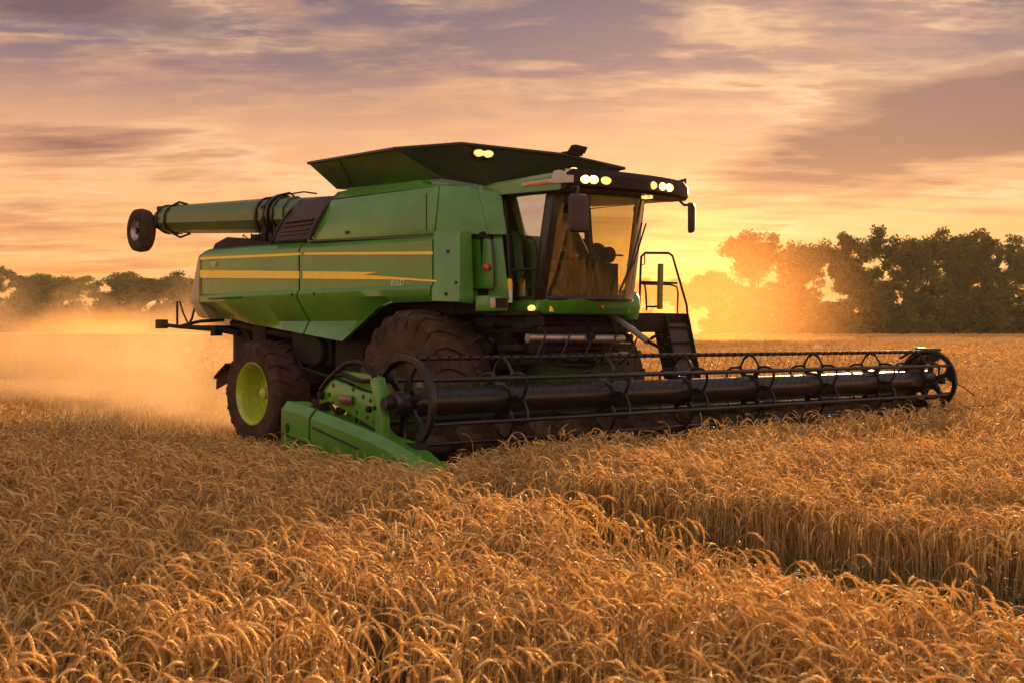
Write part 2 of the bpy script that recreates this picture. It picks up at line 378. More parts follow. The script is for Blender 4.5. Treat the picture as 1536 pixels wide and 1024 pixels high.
# rear frame rails seen below the body, straw spreader
m = MB()
m.tube([(-1.7, 1.05, 1.86), (-.4, 1.15, 1.72), (1.2, 1.2, 1.62), (2.5, 1.25, 1.55)], .06)
m.tube([(-1.6, .6, 1.7), (.4, .8, 1.5)], .05); m.box((.55, .95, 1.25), (1.6, 1.3, 1.72)); m.box((1.7, .9, .9), (2.4, 1.3, 1.6))
m.tube([(.3, 1.1, 1.6), (.9, 1.36, 1.2), (2.2, 1.36, 1.0)], .03); m.lathe((1.3, 1.3, 1.45), [(.001, .1), (.2, .1), (.22, .06), (.22, .0), (.001, 0)], 24)
m.box((-.75, .9, 1.5), (-.35, 1.22, 1.95)); m.tube([(-1.2, 1.1, 1.75), (-.9, 1.0, 1.3), (-.3, .9, 1.1)], .035)
m.build('frame_rail', M['dark'], HV, bevel=.01)
m = MB()
m.box((-2.05, -.85, .95), (-1.25, .85, 1.75)); m.slab([(-2.05, -1.0, 1.15), (-2.05, 1.0, 1.15), (-2.35, 1.05, .92), (-2.35, -1.05, .92)], (0, 0, .05))
for k in range(7):
    v0 = -1.0 + k * .33; m.slab([(-2.06, v0 * .9, 1.13), (-2.36, v0 * 1.0, .91), (-2.36, v0 * 1.0, .74), (-2.06, v0 * .9, .88)], (0, .02, 0))
for s in (-1, 1): m.lathe((-1.9, s * .55, .72), [(.001, .0), (.45, 0), (.45, .08), (.1, .12), (.001, .12)], 24, axis='z')
m.build('straw_spreader', M['dark'], HV, bevel=.01)
# hitch bar and beam at the rear
m = MB()
a = mv(243, 487, 1.3); bq = mv(268, 490, 1.3); c = mv(322, 493, 1.2); d = mv(335, 480, 1.1)
m.tube([a, bq, c], [.035, .035, .05]); m.box((a[0] - .12, a[1] - .07, a[2] - .07), (a[0] + .10, a[1] + .07, a[2] + .09))
m.tube([bq, mv(300, 482, 1.2), d], .03); m.tube([mv(266, 452, 1.25), mv(266, 487, 1.25)], .022)
m.tube([mv(270, 452, 1.2), mv(275, 470, 1.2), mv(283, 487, 1.25)], .018); m.tube([mv(292, 462, 1.1), mv(288, 478, 1.2), mv(283, 487, 1.25)], .022)
m.tube([c, mv(360, 500, 1.0)], .05); m.box((c[0] - .06, c[1] - .08, c[2] - .12), (c[0] + .12, c[1] + .05, c[2] + .05))
m.tube([(-2.3, -1.2, 1.78), (-2.3, 1.2, 1.78)], .045)
m.build('rear_hitch', M['dark'], HV, bevel=.005)

# --- lower side panels
def fascia(sign):
    V = 1.6
    for nm, u0, u1 in (('side_panel', -1.86, 1.20), ('side_panel', 1.245, 4.33)):
        m = MB(); n = 14; rings = []
        for i in range(n + 1):
            u = u0 + (u1 - u0) * i / n
            # the seam between the panels leans
            zt = 3.03 - .015 * (u + 1.9)
            if u <= 2.35: zl = 1.96 - (u + 1.9) / 4.25 * .36
            elif u <= 3.30: zl = 1.60 + (u - 2.35) / .95 * .50
            else: zl = 2.11 + (u - 3.3) * .005
            zc_ = 2.20 - .01 * u * 0
            fold = max(zl + .001, zc_ - .06 - .26 * min(1, max(0, (u + 1.9) / 1.2)) * min(1, max(.0, (3.2 - u) / .6)))
            vin = 1.43 - .02 * max(0, -u)
            vb = 1.30 + .32 * min(1, max(0, (u + 1.2) / 3.4))
            if u > 3.3: vb = 1.57; vin = 1.59
            lean = .05 * max(0, (-.6 - u)) ** 1.5
            ring = [(u, 1.44 - lean, zt + .05), (u, V - .05 - lean, zt), (u, V - lean, zt - .06), (u, V - lean, 2.33), (u, V + .035 - lean, 2.29), (u, V + .035 - lean, zc_), (u, vin - lean, min(fold, zc_ - .02)), (u, vb - lean, min(zl, fold - .001))]
            inner = [(p[0], p[1] - .06, p[2]) for p in reversed(ring)]
            rings.append(ring + inner)
        m.loft(rings)
        if sign < 0: m.mirror()
        p = m.build(nm, G, HV, smooth=True)
        if sign > 0:
            PAN.append(p)
PAN = []
fascia(1); fascia(-1)
# front corner panel of the lower body
for s in (1,):
    m = MB()
    m.loft([[(4.36, 1.58, 3.0), (4.36, 1.60, 2.94), (4.36, 1.60, 2.33), (4.36, 1.63, 2.28), (4.36, 1.63, 2.12), (4.36, 1.45, 2.10), (4.36, 1.45, 3.0)],
            [(4.86, 1.56, 2.97), (4.88, 1.60, 2.92), (4.88, 1.60, 2.33), (4.90, 1.63, 2.28), (4.90, 1.63, 2.10), (4.90, 1.40, 2.08), (4.86, 1.40, 2.97)]])
    if s < 0: m.mirror()
    m.build('corner_panel', G, HV, smooth=True)
# rear hood (sunlight put into its pale base, dust over it, chamfered)
m = MB(); rings = []
for (u, hw, zt, zb) in ((-1.90, 1.54, 3.03, 1.93), (-2.20, 1.47, 3.02, 1.94), (-2.60, 1.34, 2.99, 1.98), (-2.95, 1.18, 2.96, 2.08), (-3.10, 1.0, 2.88, 2.22)):
    rings.append([(u, -hw, zt - .06), (u, -hw + .08, zt), (u, hw - .08, zt), (u, hw, zt - .06), (u, hw + .02, zb + .36), (u, hw + .02, zb + .26), (u, hw - .18, zb), (u, -hw + .18, zb), (u, -hw - .02, zb + .26), (u, -hw - .02, zb + .36)])
rings = [[(p[0] + max(0., (-p[0] - 1.9)) * .42 * (p[2] - 2.2) / .8, p[1], p[2]) for p in r_] for r_ in rings]
m.loft(rings); m.build('rear_hood', M['sunlit_dusty'], HV, smooth=True)

# stripes: thin decals 3 mm proud of the panels
def decal(pts, name, mt=M['yellow'], v=1.6045, parent=None):
    m = MB(); m.prism([(p[0], p[2]) for p in pts], v - .003, v + .001); return m.build(name, mt, parent or HV)
D = lambda *ps: [mv(x, y, 1.604) for x, y in ps]
decal(D((300, 386), (451, 379.5), (451, 383), (300, 390)), 'stripe', parent=PAN[0])
decal(D((456.5, 379), (649, 377.5), (649, 382), (456.5, 382.5)), 'stripe', parent=PAN[1])
decal(D((300, 405.5), (449, 407), (449, 418), (300, 417)), 'stripe', parent=PAN[0])
decal(D((454, 407), (566, 408.5), (545, 412.5), (655, 420.5), (655, 423), (600, 419.5), (454, 418)), 'stripe', parent=PAN[1])
def text(s, loc, size, mt, name, parent, shear=.25):
    cu = bpy.data.curves.new('t', 'FONT'); cu.body = s; cu.size = size; cu.extrude = .002; cu.shear = shear; cu.resolution_u = 3
    to = bpy.data.objects.new('t', cu); me = bpy.data.meshes.new_from_object(to)
    bpy.data.objects.remove(to)
    me.transform(Matrix.Rotation(R(90), 4, 'X')); me.transform(Matrix.Translation((loc[0], -loc[1], loc[2])))
    me.materials.clear(); me.materials.append(mt)
    o = bpy.data.objects.new(name, me); C.objects.link(o); o.parent = parent; return o
lo = mv(315.5, 399.6, 1.606); text('RD', (lo[0] + .02, 1.606, lo[2]), .10, M['white'], 'badge_lettering', PAN[0])
lo = mv(586, 429, 1.606); text('IU:LD', (lo[0], 1.606, lo[2]), .115, M['white'], 'badge_lettering', PAN[1])
# small handles and latches on the panels
m = MB(); p = mv(320, 440, 1.6); m.box((p[0] - .1, 1.61, 2.235), (p[0] + 1.0, 1.645, 2.262)); m.build('grab_handle', M['black'], PAN[0], bevel=.01)
for (x, y, k) in ((441, 442, 0), (474, 441, 1), (684, 424, 1), (672, 377, 1), (672, 441, 1)):
    p = mv(x, y, 1.6); m = MB(); m.lathe((p[0], 1.60 + (.035 if y > 436 else 0), p[2]), [(.022, -.01), (.022, .012), (.001, .016)], 10); m.build('latch', M['black'], PAN[k])

# --- upper body: engine side shield and tank side
for s in (1, -1):
    m = MB()
    A = [mv(467, 361, 1.56), mv(497, 300, 1.50), mv(658, 279, 1.50), mv(651, 352, 1.56)]
    if s < 0: A = [(min(p[0], 3.7), p[1], p[2]) for p in A]
    m.loft([A, [(p[0], p[1] - .06, p[2]) for p in A]])
    if s < 0: m.mirror()
    o = m.build('tank_side_panel', G, HV, bevel=.02)
    if s > 0:
        TP = o
        for x0, y0, x1, y1 in ((639, 290, 640, 346),):
            mm = MB(); p0, p1 = mv(x0, y0, 1.515), mv(x1, y1, 1.553); mm.tube([(p0[0], 1.513, p0[2]), (p1[0], 1.562, p1[2])], .006, 6); mm.build('door_seam', M['black'], TP)
        mm = MB(); p0 = mv(520, 348, 1.56); mm.box((p0[0] - .03, 1.55, p0[2] - .03), (p0[0] + .03, 1.575, p0[2] + .01)); mm.build('latch', M['black'], TP)
    # crown above the panel
    m = MB()
    B = [mv(497, 299, 1.46), mv(506, 288, 1.38), mv(547, 281, 1.36), mv(628, 270, 1.34), mv(634, 277, 1.36), mv(662, 276, 1.40), mv(660, 279, 1.48)]
    m.loft([B, [(p[0], p[1] - .5, p[2]) for p in B]])
    if s < 0: m.mirror()
    m.build('tank_crown', G, HV, bevel=.015)
    # angled corner to the cab
    m = MB()
    P1 = [mv(660, 278, 1.50), mv(716, 283, 1.20), mv(733, 352, 1.22), mv(653, 352, 1.56)]
    m.slab(P1, (-.05, -.05, 0))
    P2 = [mv(716, 283, 1.20), mv(752, 290, 1.02), mv(760, 352, 1.05), mv(733, 352, 1.22)]
    m.slab(P2, (-.05, -.05, 0))
    if s > 0: m.build('corner_shield', G, HV, bevel=.008)
m = MB()
m.loft([[(1.75, -1.44, 3.0), (1.75, 1.44, 3.0), (1.95, 1.38, 3.62), (1.95, -1.38, 3.62)],
        [(4.3, -.9, 3.0), (4.3, 1.44, 3.0), (4.35, 1.38, 3.58), (4.35, -.9, 3.58)],
        [(4.45, -.7, 3.0), (4.95, 1.1, 3.0), (4.85, 1.0, 3.5), (4.45, -.7, 3.5)]])
m.build('grain_tank', M['dkgreen'], HV, bevel=.02)
# black strip between the tiers
m = MB(); m.prism([mv(462, 363, 1.53), mv(462, 358.5, 1.53), mv(690, 350, 1.53), mv(690, 353.5, 1.53)], 1.46, 1.545); m.build('rubber_seal', M['black'], HV)
# grey louvred engine cover
for s in (1, -1):
    m = MB(); rings = []
    for f, (vv, dz) in enumerate(((1.555, 0.0), (1.56, .08), (1.53, .30), (1.46, .50), (1.36, .60), (1.0, .66), (.6, .68))):
        ua = .42 + .52 * min(1, dz / .6); ub = 1.42 + .50 * min(1, dz / .6)
        rings.append([(ua, vv, 3.08 + dz), (ub, vv, 3.06 + dz), (ub, vv - .05, 3.06 + dz - .03), (ua, vv - .05, 3.08 + dz - .03)])
    m.loft(rings)
    for k in range(4):
        z0 = 3.14 + k * .055 * (1 if k < 2 else 1.15); ua = .50 + .52 * (z0 - 3.08) / .6
        m.box((ua + .03, 1.53, z0), (ua + .83, 1.578, z0 + .022))
    m.tube([(1.44, 1.56, 3.06), (1.62, 1.55, 3.30), (1.78, 1.50, 3.50), (1.92, 1.38, 3.66), (1.95, 1.0, 3.74)], .045, 8)
    m.tube([(.42, 1.56, 3.08), (.60, 1.55, 3.30), (.78, 1.50, 3.50), (.94, 1.36, 3.68)], .02, 8)
    if s < 0: m.mirror()
    m.build('engine_cover', M['grey'], HV, bevel=.006)
# engine bay clutter under the auger
m = MB(); random.seed(3)
m.box((-1.25, -.6, 3.0), (.5, .9, 3.28))
for k in range(14):
    u = -1.2 + random.random() * 1.9; m.box((u, .7 + random.random() * .5, 3.0), (u + .05 + random.random() * .2, 1.25, 3.10 + random.random() * .26))
m.loft([[(-1.78, .75, 3.02), (-1.78, 1.40, 3.02), (-1.72, 1.36, 3.16), (-1.72, .8, 3.16)], [(-1.2, .7, 3.02), (-1.2, 1.44, 3.02), (-1.25, 1.4, 3.24), (-1.25, .75, 3.24)], [(.1, .7, 3.02), (.1, 1.42, 3.02), (.1, 1.4, 3.08), (.1, .75, 3.08)]])
for k in range(6): m.tube([(-1.1 + k * .25, 1.2, 3.1), (-1.0 + k * .25, 1.25, 3.27), (-.85 + k * .25, 1.15, 3.12)], .012, 6)
m.build('engine_deck', M['dark'], HV, bevel=.01)

# --- unloading auger folded back
AV = .92
a0 = Vector(mv(446, 322, AV)); a1 = Vector(mv(246, 330, AV)); ad = (a1 - a0).normalized()
rr = .285
m = MB(); m.tube([a0 + ad * -.9, a0], rr * .9, 10); m.tube([a0, a0 + ad * 5.05 * ((a1 - a0).length / 5.2)], [rr, rr * .88], 10)
AU = m.build('unloading_auger', M['olive'], HV, smooth=False)
m = MB()
for f, k in ((.06, 1.04), (.085, 1.13), (.11, 1.10), (.17, 1.05)):
    p = a0 + ad * (a1 - a0).length * f; m = MB(); m.tube([p, p + ad * .06], rr * k, 24); m.build('band', M['black'], AU, smooth=True)
p = a0 + ad * (a1 - a0).length * .88; m = MB(); m.tube([p, p + ad * .04], rr * .97, 20)
m.build('band', M['black'], AU, smooth=True)
p = a0 + ad * (a1 - a0).length * .95; m = MB(); m.tube([p, p + ad * .03], rr * .95, 20)
m.build('band', M['black'], AU, smooth=True)
m = MB(); L0 = (a1 - a0).length
m = MB(); m.tube([a0 + ad * L0 * .02 + Vector((0, 0, rr)), a0 + ad * L0 * .05 + Vector((0, 0, rr + .06)), a0 + ad * L0 * .12 + Vector((0, .05, rr + .02))], .015, 6); m.build('hose', M['dark'], AU, smooth=True)
m = MB(); m.tube([a0 + ad * L0 * -.12 + Vector((0, 0, rr + .02)), a0 + ad * L0 * -.04 + Vector((0, 0, rr + .06)), a0 + ad * L0 * .1 + Vector((0, 0, rr + .03))], .012, 6); m.build('hose', M['dark'], AU, smooth=True)
m = MB(); m.tube([a0 + ad * L0 * .80 + Vector((0, 0, rr * .9)), a0 + ad * L0 * .87 + Vector((0, 0, rr + .02)), a0 + ad * L0 * .92 + Vector((0, 0, rr * .9))], .022, 6); m.build('hose', M['dark'], AU, smooth=True)
m = MB(); m.tube([a0 + ad * L0 * .78 + Vector((0, 0, -rr * .93)), a0 + ad * L0 * .86 + Vector((0, 0, -rr - .04)), a0 + ad * L0 * .93 + Vector((0, 0, -rr * .86))], .02, 6); m.build('hose', M['dark'], AU, smooth=True)
m = MB()
for k in range(10):
    aa = -.9 + k * .62; p = a0 + ad * L0 * .12 + Vector((0, math.cos(aa) * rr * 1.05, math.sin(aa) * rr * 1.05)); m.box((p.x - .04, p.y - .02, p.z - .02), (p.x + .05, p.y + .02, p.z + .03))
m.build('clamp_fittings', M['dark'], AU)
m = MB(); e0 = a0 + ad * L0 * .93
m.tube([e0, e0 + ad * .28, e0 + ad * .52 + Vector((0, 0, -.03))], [rr * .86, rr * .78, rr * .5], 12); m.box((e0.x - .55, e0.y - .03, e0.z + .17), (e0.x - .42, e0.y + .03, e0.z + .27))
m.build('auger_spout', M['dark'], AU, smooth=True)
# small tyre carried at the end of the auger
tc_ = Vector(mv(212, 346, AV + .28)); m = MB(); h = .13
m.lathe(tuple(tc_), [(.20, -h), (.30, -h * 1.1), (.38, -h * .8), (.40, 0), (.38, h * .8), (.30, h * 1.1), (.20, h)], 40)
TY = m.build('spare_tyre', M['rubber'], HV, smooth=True)
m = MB(); m.lathe(tuple(tc_), [(.205, -h * .9), (.20, h * .9), (.17, h * .5), (.11, h * .35), (.001, h * .35)], 32); m.build('rim', M['steel'], TY, smooth=True)
m = MB(); cc = (tc_.x, tc_.y + h * .35, tc_.z); m.lathe(cc, [(.05, 0), (.045, .05), (.001, .055)], 12)
for k in range(5):
    a = 2 * PI * k / 5; m.lathe((cc[0] + .085 * math.cos(a), cc[1], cc[2] + .085 * math.sin(a)), [(.016, 0), (.016, .03), (.001, .03)], 8)
m.build('hub', M['dark'], TY, smooth=True)
m = MB(); m.tube([tc_ + Vector((0, -.1, 0)), e0 + ad * .3], .05); m.build('tyre_bracket', M['dark'], TY)

# --- grain tank extension: flared folding flaps
rimA, rimB, rimC = mv(462, 245, 1.55), mv(592, 223, 1.50), mv(692, 215.5, .75)
rimD, rimE = mv(845, 232, -.75), mv(937, 253, -1.50)
bA, bB, bC = mv(505, 284, 1.15), mv(665, 268, 1.15), mv(722, 282, .85)
rimF = (rimA[0] - .15, -1.55, rimA[2] - .02)
bC = (4.45, .80, 3.62); bD = (4.45, -.75, 3.62); bE = (4.1, -1.15, 3.66); bF = (bA[0], -1.15, bA[2])
rim = [rimA, rimB, rimC, rimD, rimE, rimF]; bas = [bA, bB, bC, bD, bE, bF]
for i in range(6):
    j = (i + 1) % 6
    m = MB(); q4 = [bas[i], bas[j], rim[j], rim[i]]
    cx_ = Vector((2.9, 0, 0)); mid = sum((Vector(p) for p in q4), Vector()) / 4; inn = (cx_ - Vector((mid.x, mid.y, 0))).normalized() * .03
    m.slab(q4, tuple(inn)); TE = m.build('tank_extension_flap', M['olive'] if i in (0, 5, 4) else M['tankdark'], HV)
    m = MB(); m.tube([rim[i], rim[j]], .022, 6); m.build('rim_edge', M['black'], TE)
    if i == 0:
        m = MB(); m.tube([mv(508, 240, 1.56), mv(526, 276, 1.22)], .008, 6); m.build('flap_seam', M['black'], TE)
m = MB(); cl = mv(858, 231, -.9); m.box((cl[0] - .12, cl[1] - .12, cl[2] - .03), (cl[0] + .1, cl[1] + .1, cl[2] + .03)); m.slab([(cl[0], cl[1] + .1, cl[2] + .02), (cl[0] + .02, cl[1] - .14, cl[2] + .0), (cl[0] + .02, cl[1] - .2, cl[2] + .10), (cl[0], cl[1] + .02, cl[2] + .12)], (.1, 0, 0)); m.build('antenna_pod', M['dark'], HV, bevel=.01)
def lamp(c, ru, rv, rz, name, mt, parent=HV, depth=.05, ax='u'):
    m = MB(); m.lathe(c, [(1, -depth), (1, 0), (.8, depth * .4), (.001, depth * .6)], 20, axis=ax)
    m.v = [(p[0], c[1] + (p[1] - c[1]) * rv, c[2] + (p[2] - c[2]) * rz) if ax == 'u' else (c[0] + (p[0] - c[0]) * ru, p[1], c[2] + (p[2] - c[2]) * rz) for p in m.v]
    return m.build(name, mt, parent, smooth=True)
# two warm work lamps on the near corner flap
def onflap(x, y):
    # intersection with flap 1/2 plane region
    p0, p1, p2 = Vector(rim[1]), Vector(rim[2]), Vector(bas[2])
    n_ = (p1 - p0).cross(p2 - p0)
    best = None
    a_ = Vector(mv(x, y, 1.0)); b_ = Vector(mv(x, y, .2)); d_ = b_ - a_
    t_ = n_.dot(p0 - a_) / n_.dot(d_); return a_ + d_ * t_
m = MB(); cpos = onflap(724, 232)
for x in (717, 731):
    p = onflap(x, 232 + (x - 724) * .1); lamp((p.x + .10, p.y + .05, p.z), 0, .065, .045, 'work_lamp', M['lampdim'])
m.box((cpos.x - .15, cpos.y - .15, cpos.z - .02), (cpos.x + .03, cpos.y + .12, cpos.z + .03)); m.build('lamp_bracket', M['dark'], HV)

# --- cab
CB = MB()
CB.loft([[(4.75, -.86, 1.95), (4.75, .86, 1.95), (4.75, .86, 2.12), (4.75, -.86, 2.12)], [(5.45, -.88, 1.95), (5.50, .90, 1.95), (5.55, .90, 2.14), (5.40, -.88, 2.14)],
         [(5.70, -.5, 1.95), (5.72, .5, 1.95), (5.86, .5, 2.13), (5.80, -.5, 2.13)]])
cab = CB.build('cab', G, HV, bevel=.02)
BN = [(5.50, .88), (5.72, .62), (5.84, .2), (5.82, -.25), (5.66, -.62), (5.38, -.88)]          # windscreen foot
TN = [(5.76, .88), (5.98, .62), (6.10, .2), (6.08, -.25), (5.92, -.62), (5.60, -.88)]          # windscreen head
m = MB(); r0 = [(p[0], p[1], 2.15) for p in BN]; r1 = [(p[0], p[1], 3.42) for p in TN]
def sheet(r0, r1, th):
    m = MB(); n = len(r0)
    inn = lambda p: (p[0] - th, p[1], p[2])
    for i in range(n - 1): m.loft([[r0[i], r0[i + 1], r1[i + 1], r1[i]], [inn(r0[i]), inn(r0[i + 1]), inn(r1[i + 1]), inn(r1[i])]], caps=True)
    return m
# one smooth curved pane, subdivided sideways
def smooth_curve(ps, k=5):
    out = []
    for i in range(len(ps) - 1):
        p0 = ps[max(i - 1, 0)]; p1 = ps[i]; p2 = ps[i + 1]; p3 = ps[min(i + 2, len(ps) - 1)]
        for j in range(k):
            t = j / k
            out.append(tuple(.5 * ((2 * p1[d]) + (-p0[d] + p2[d]) * t + (2 * p0[d] - 5 * p1[d] + 4 * p2[d] - p3[d]) * t * t + (-p0[d] + 3 * p1[d] - 3 * p2[d] + p3[d]) * t ** 3) for d in range(len(p1))))
    return out + [ps[-1]]
c0 = smooth_curve(r0); c1 = smooth_curve(r1)
m = MB(); vs = c0 + c1; n = len(c0); m.add(vs, [(i, i + 1, n + i + 1, n + i) for i in range(n - 1)])
WS = m.build('windshield', M['glassy'], cab, smooth=True)
for cc_, dz_ in ((c0, -.01), (c1, .01)):
    m = MB(); m.tube([(p[0] + .01, p[1], p[2] + dz_) for p in cc_], .029, 8); m.build('windshield_frame', M['black'], cab, smooth=True)
for s, (pb, pt) in ((1, (BN[0], TN[0])), (-1, (BN[-1], TN[-1]))):
    m = MB(); b_ = Vector((pb[0], pb[1], 2.12)); t_ = Vector((pt[0], pt[1], 3.45))
    for c_, w_ in ((b_, 0), (t_, 0)): pass
    m.loft([[tuple(b_ + Vector(q)) for q in ((-.05, s * -.05, 0), (.09, s * -.06, 0), (.07, s * .03, 0), (-.05, s * .04, 0))],
            [tuple(t_ + Vector(q)) for q in ((-.05, s * -.05, 0), (.10, s * -.08, 0), (.07, s * .03, 0), (-.05, s * .04, 0))]])
    m.build('front_pillar', M['black'] if s > 0 else M['cream'], cab, bevel=.012)
for s in (1, -1):
    m = MB(); rs = 0 if s > 0 else -.28
    m.loft([[(4.84 + rs, s * .92, 3.46), (4.92 + rs, s * .92, 3.46), (4.92 + rs, s * .84, 3.46), (4.84 + rs, s * .84, 3.46)], [(4.97 + rs, s * .92, 2.1), (5.06 + rs, s * .92, 2.1), (5.06 + rs, s * .84, 2.1), (4.97 + rs, s * .84, 2.1)]])
    m.build('rear_pillar', M['black'], cab, bevel=.012)
    fp = (BN[0], TN[0]) if s > 0 else (BN[-1], TN[-1])
    q4 = [(5.04 + rs, s * .895, 2.16), (fp[0][0] - .05, s * .895, 2.16), (fp[1][0] - .05, s * .895, 3.42), (4.92 + rs, s * .895, 3.42)]
    m = MB(); m.add(q4, [(0, 1, 2, 3)]); m.build('side_window', M['sideglass' if s > 0 else 'glass'], cab)
    m = MB(); qq = [tuple(Vector(p) + Vector((0, s * .012, 0))) for p in q4]; m.tube(qq + [qq[0]], .018, 6); m.build('window_frame', M['black'], cab, smooth=True)
m = MB(); m.box((4.70, -.84, 1.97), (4.80, .84, 2.75)); m.box((4.70, .5, 2.75), (4.78, .84, 3.45)); m.box((4.80, -.82, 2.06), (5.40, .82, 2.16))
m.build('cab_rear_wall', M['interior'], cab, bevel=.01)
# green shell of the cab beside the side windows
for s in (1, -1):
    m = MB()
    if s < 0: continue
    m.slab([(4.62, s * 1.0, 3.48), (4.86, s * .95, 3.46), (5.00, s * .95, 2.0), (4.80, s * 1.25, 2.0)], (-.06, -.04 * s, 0))
    m.build('cab_shell', G, cab, bevel=.012)
# roof
m = MB()
def rring(u, hw, zb, zt, ed=.10):
    return [(u, -hw, zb), (u, -hw, zt - ed * .6), (u, -hw + ed, zt), (u, 0, zt + .03), (u, hw - ed, zt), (u, hw, zt - ed * .6), (u, hw, zb), (u, 0, zb)]
m.loft([rring(4.45, .98, 3.46, 3.60), rring(4.8, 1.04, 3.45, 3.62), rring(5.6, 1.06, 3.43, 3.64), rring(6.05, 1.05, 3.42, 3.65), rring(6.25, 1.02, 3.44, 3.63, .07)])
m.build('cab_roof', G, cab, smooth=True)
m = MB()
FR = [(6.20, 1.06), (6.36, .90), (6.46, .4), (6.47, -.1), (6.42, -.6), (6.30, -1.0), (6.22, -1.10)]
fr0 = smooth_curve([(p[0] - .04, p[1], 3.42) for p in FR], 3); fr1 = smooth_curve([(p[0], p[1], 3.455) for p in FR], 3); fr2 = smooth_curve([(p[0], p[1], 3.585) for p in FR], 3); fr3 = smooth_curve([(p[0] - .06, p[1] * .99, 3.655) for p in FR], 3)
bk0 = [(5.95, p[1] * .97, 3.42) for p in fr0]; bk3 = [(5.95, p[1] * .97, 3.66) for p in fr3]
m.loft([[bk0[i], fr0[i], fr1[i], fr2[i], fr3[i], bk3[i]] for i in range(len(fr0))])
m.build('roof_visor', M['brown'], cab, smooth=True)
m = MB(); m.loft([[(5.95, 1.065, 3.50), (5.95, 1.065, 3.59), (5.95, 1.03, 3.655), (5.95, .90, 3.672), (5.95, 1.0, 3.50)], [(6.18, 1.075, 3.49), (6.18, 1.075, 3.58), (6.17, 1.04, 3.655), (6.14, .90, 3.675), (6.18, 1.0, 3.49)], [(6.27, 1.015, 3.49), (6.27, 1.015, 3.57), (6.24, .98, 3.65), (6.19, .90, 3.672), (6.22, .95, 3.49)]])
m.build('roof_corner_trim', M['cream'], cab, smooth=True)
LAMPS = ((.905, .050, .048, 'lamp'), (.80, .060, .050, 'lamp'), (.63, .072, .046, 'lampdim'), (-.16, .045, .048, 'lampdim'), (-.34, .060, .05, 'lamp'), (-.49, .060, .05, 'lamp'))
# roof lamps (v, width) on the visor front
def visor_u(v):
    for i in range(len(fr1) - 1):
        if fr1[i][1] >= v >= fr1[i + 1][1]:
            t_ = (fr1[i][1] - v) / (fr1[i][1] - fr1[i + 1][1] + 1e-9); return fr1[i][0] + (fr1[i + 1][0] - fr1[i][0]) * t_
    return 6.25
for (v_, rv_, rz_, mt) in LAMPS:
    lamp((visor_u(v_) + .012, v_, 3.525), 0, rv_, rz_, 'headlight', M[mt], cab)
m = MB(); p = mv(818, 272, 1.07); m.box((5.42, 1.045, 3.50), (5.98, 1.075, 3.555)); m.build('side_marker_lamp', M['cream'], cab, bevel=.01)
m = MB(); m.box((5.50, 1.06, 3.512), (5.70, 1.082, 3.543)); m.box((5.74, 1.06, 3.512), (5.90, 1.082, 3.543)); m.build('side_marker_lens', M['amber'], cab, bevel=.004)
m = MB(); p = mv(893, 257, .55); m.lathe((5.8, .55, 3.67), [(.07, 0), (.065, .05), (.03, .075), (.001, .08)], 16, axis='z'); m.build('roof_beacon', M['lampdim'], cab, smooth=True)
# lamp under the roof edge
m = MB(); m.box((6.22, -.30, 3.385), (6.34, -.22, 3.42)); m.build('visor_marker', M['lampdim'], cab, bevel=.005)
# mirrors
def mirror(c, hw, hh, arm, yaw, mt=M['grey']):
    m = MB(); n_ = 10; rings = []
    for (d_, k) in ((-.06, .70), (-.045, .92), (0, 1.0), (.03, .98)):
        ring = []
        for (sx, sz, a0_) in ((1, 1, 0), (-1, 1, 90), (-1, -1, 180), (1, -1, 270)):
            for q_ in range(4):
                a = R(a0_ + q_ * 30); rr_ = .045
                ring.append((d_, (sx * (hw - rr_) + rr_ * math.cos(a)) * k, (sz * (hh - rr_) + rr_ * math.sin(a)) * k))
        rings.append(ring)
    m.loft(rings); cs, sn = math.cos(yaw), math.sin(yaw)
    m.v = [(c[0] - p[0] * cs - p[1] * sn, c[1] - p[0] * sn + p[1] * cs, c[2] + p[2]) for p in m.v]
    o = m.build('side_mirror', mt, cab, smooth=True)
    m = MB(); m.tube(arm, .018, 8); m.build('mirror_arm', M['black'], o, smooth=True); return o
c = mv(868, 320, 1.10); mirror(c, .125, .225, [(6.2, 1.0, 3.43), (c[0] - .03, c[1] - .03, 3.42), (c[0] - .02, c[1], c[2] + .2)], R(12))
c = mv(1036, 327, -1.45); q1 = mv(1018, 290, -1.2); q2 = mv(1020, 302, -1.3); q3 = mv(1026, 308, -1.4)
mirror(c, .10, .20, [mv(1008, 288, -1.08), q1, q2, q3, (c[0], c[1], c[2] + .17)], R(-35))
m = MB(); p = mv(1018, 283, -1.2); m.lathe((p[0], p[1], p[2] - .06), [(.06, -.09), (.07, 0), (.04, .1), (.001, .11)], 12, axis='z'); m.tube([p, mv(1020, 272, -1.2), mv(1028, 270, -1.2), mv(1027, 276, -1.2)], .022); m.build('camera_pod', M['black'], cab, smooth=True)
m = MB(); m.tube([mv(992, 299, -1.0), mv(962, 304, -.95), mv(951, 312, -.92), mv(951, 319, -.92)], .014, 6); m.build('grab_rail', M['black'], cab, smooth=True)
# wipers
for (xa, ya, xb, yb) in ((892, 432, 925, 332), (887, 430, 915, 340)):
    pa = mv(xa, ya, -.15); pb = mv(xb, yb, -.42)
    m = MB(); m.tube([(5.93, -.12, 2.22), (6.02, -.26 - (xb - 915) * .004, 2.6), (6.10, -.36 - (xb - 915) * .008, 3.1)], .012, 6); m.build('wiper', M['black'], cab)
m = MB(); m.tube([(5.55, -.2, 2.72), (5.6, -.55, 2.72)], .012); m.build('interior_rail', M['black'], cab)
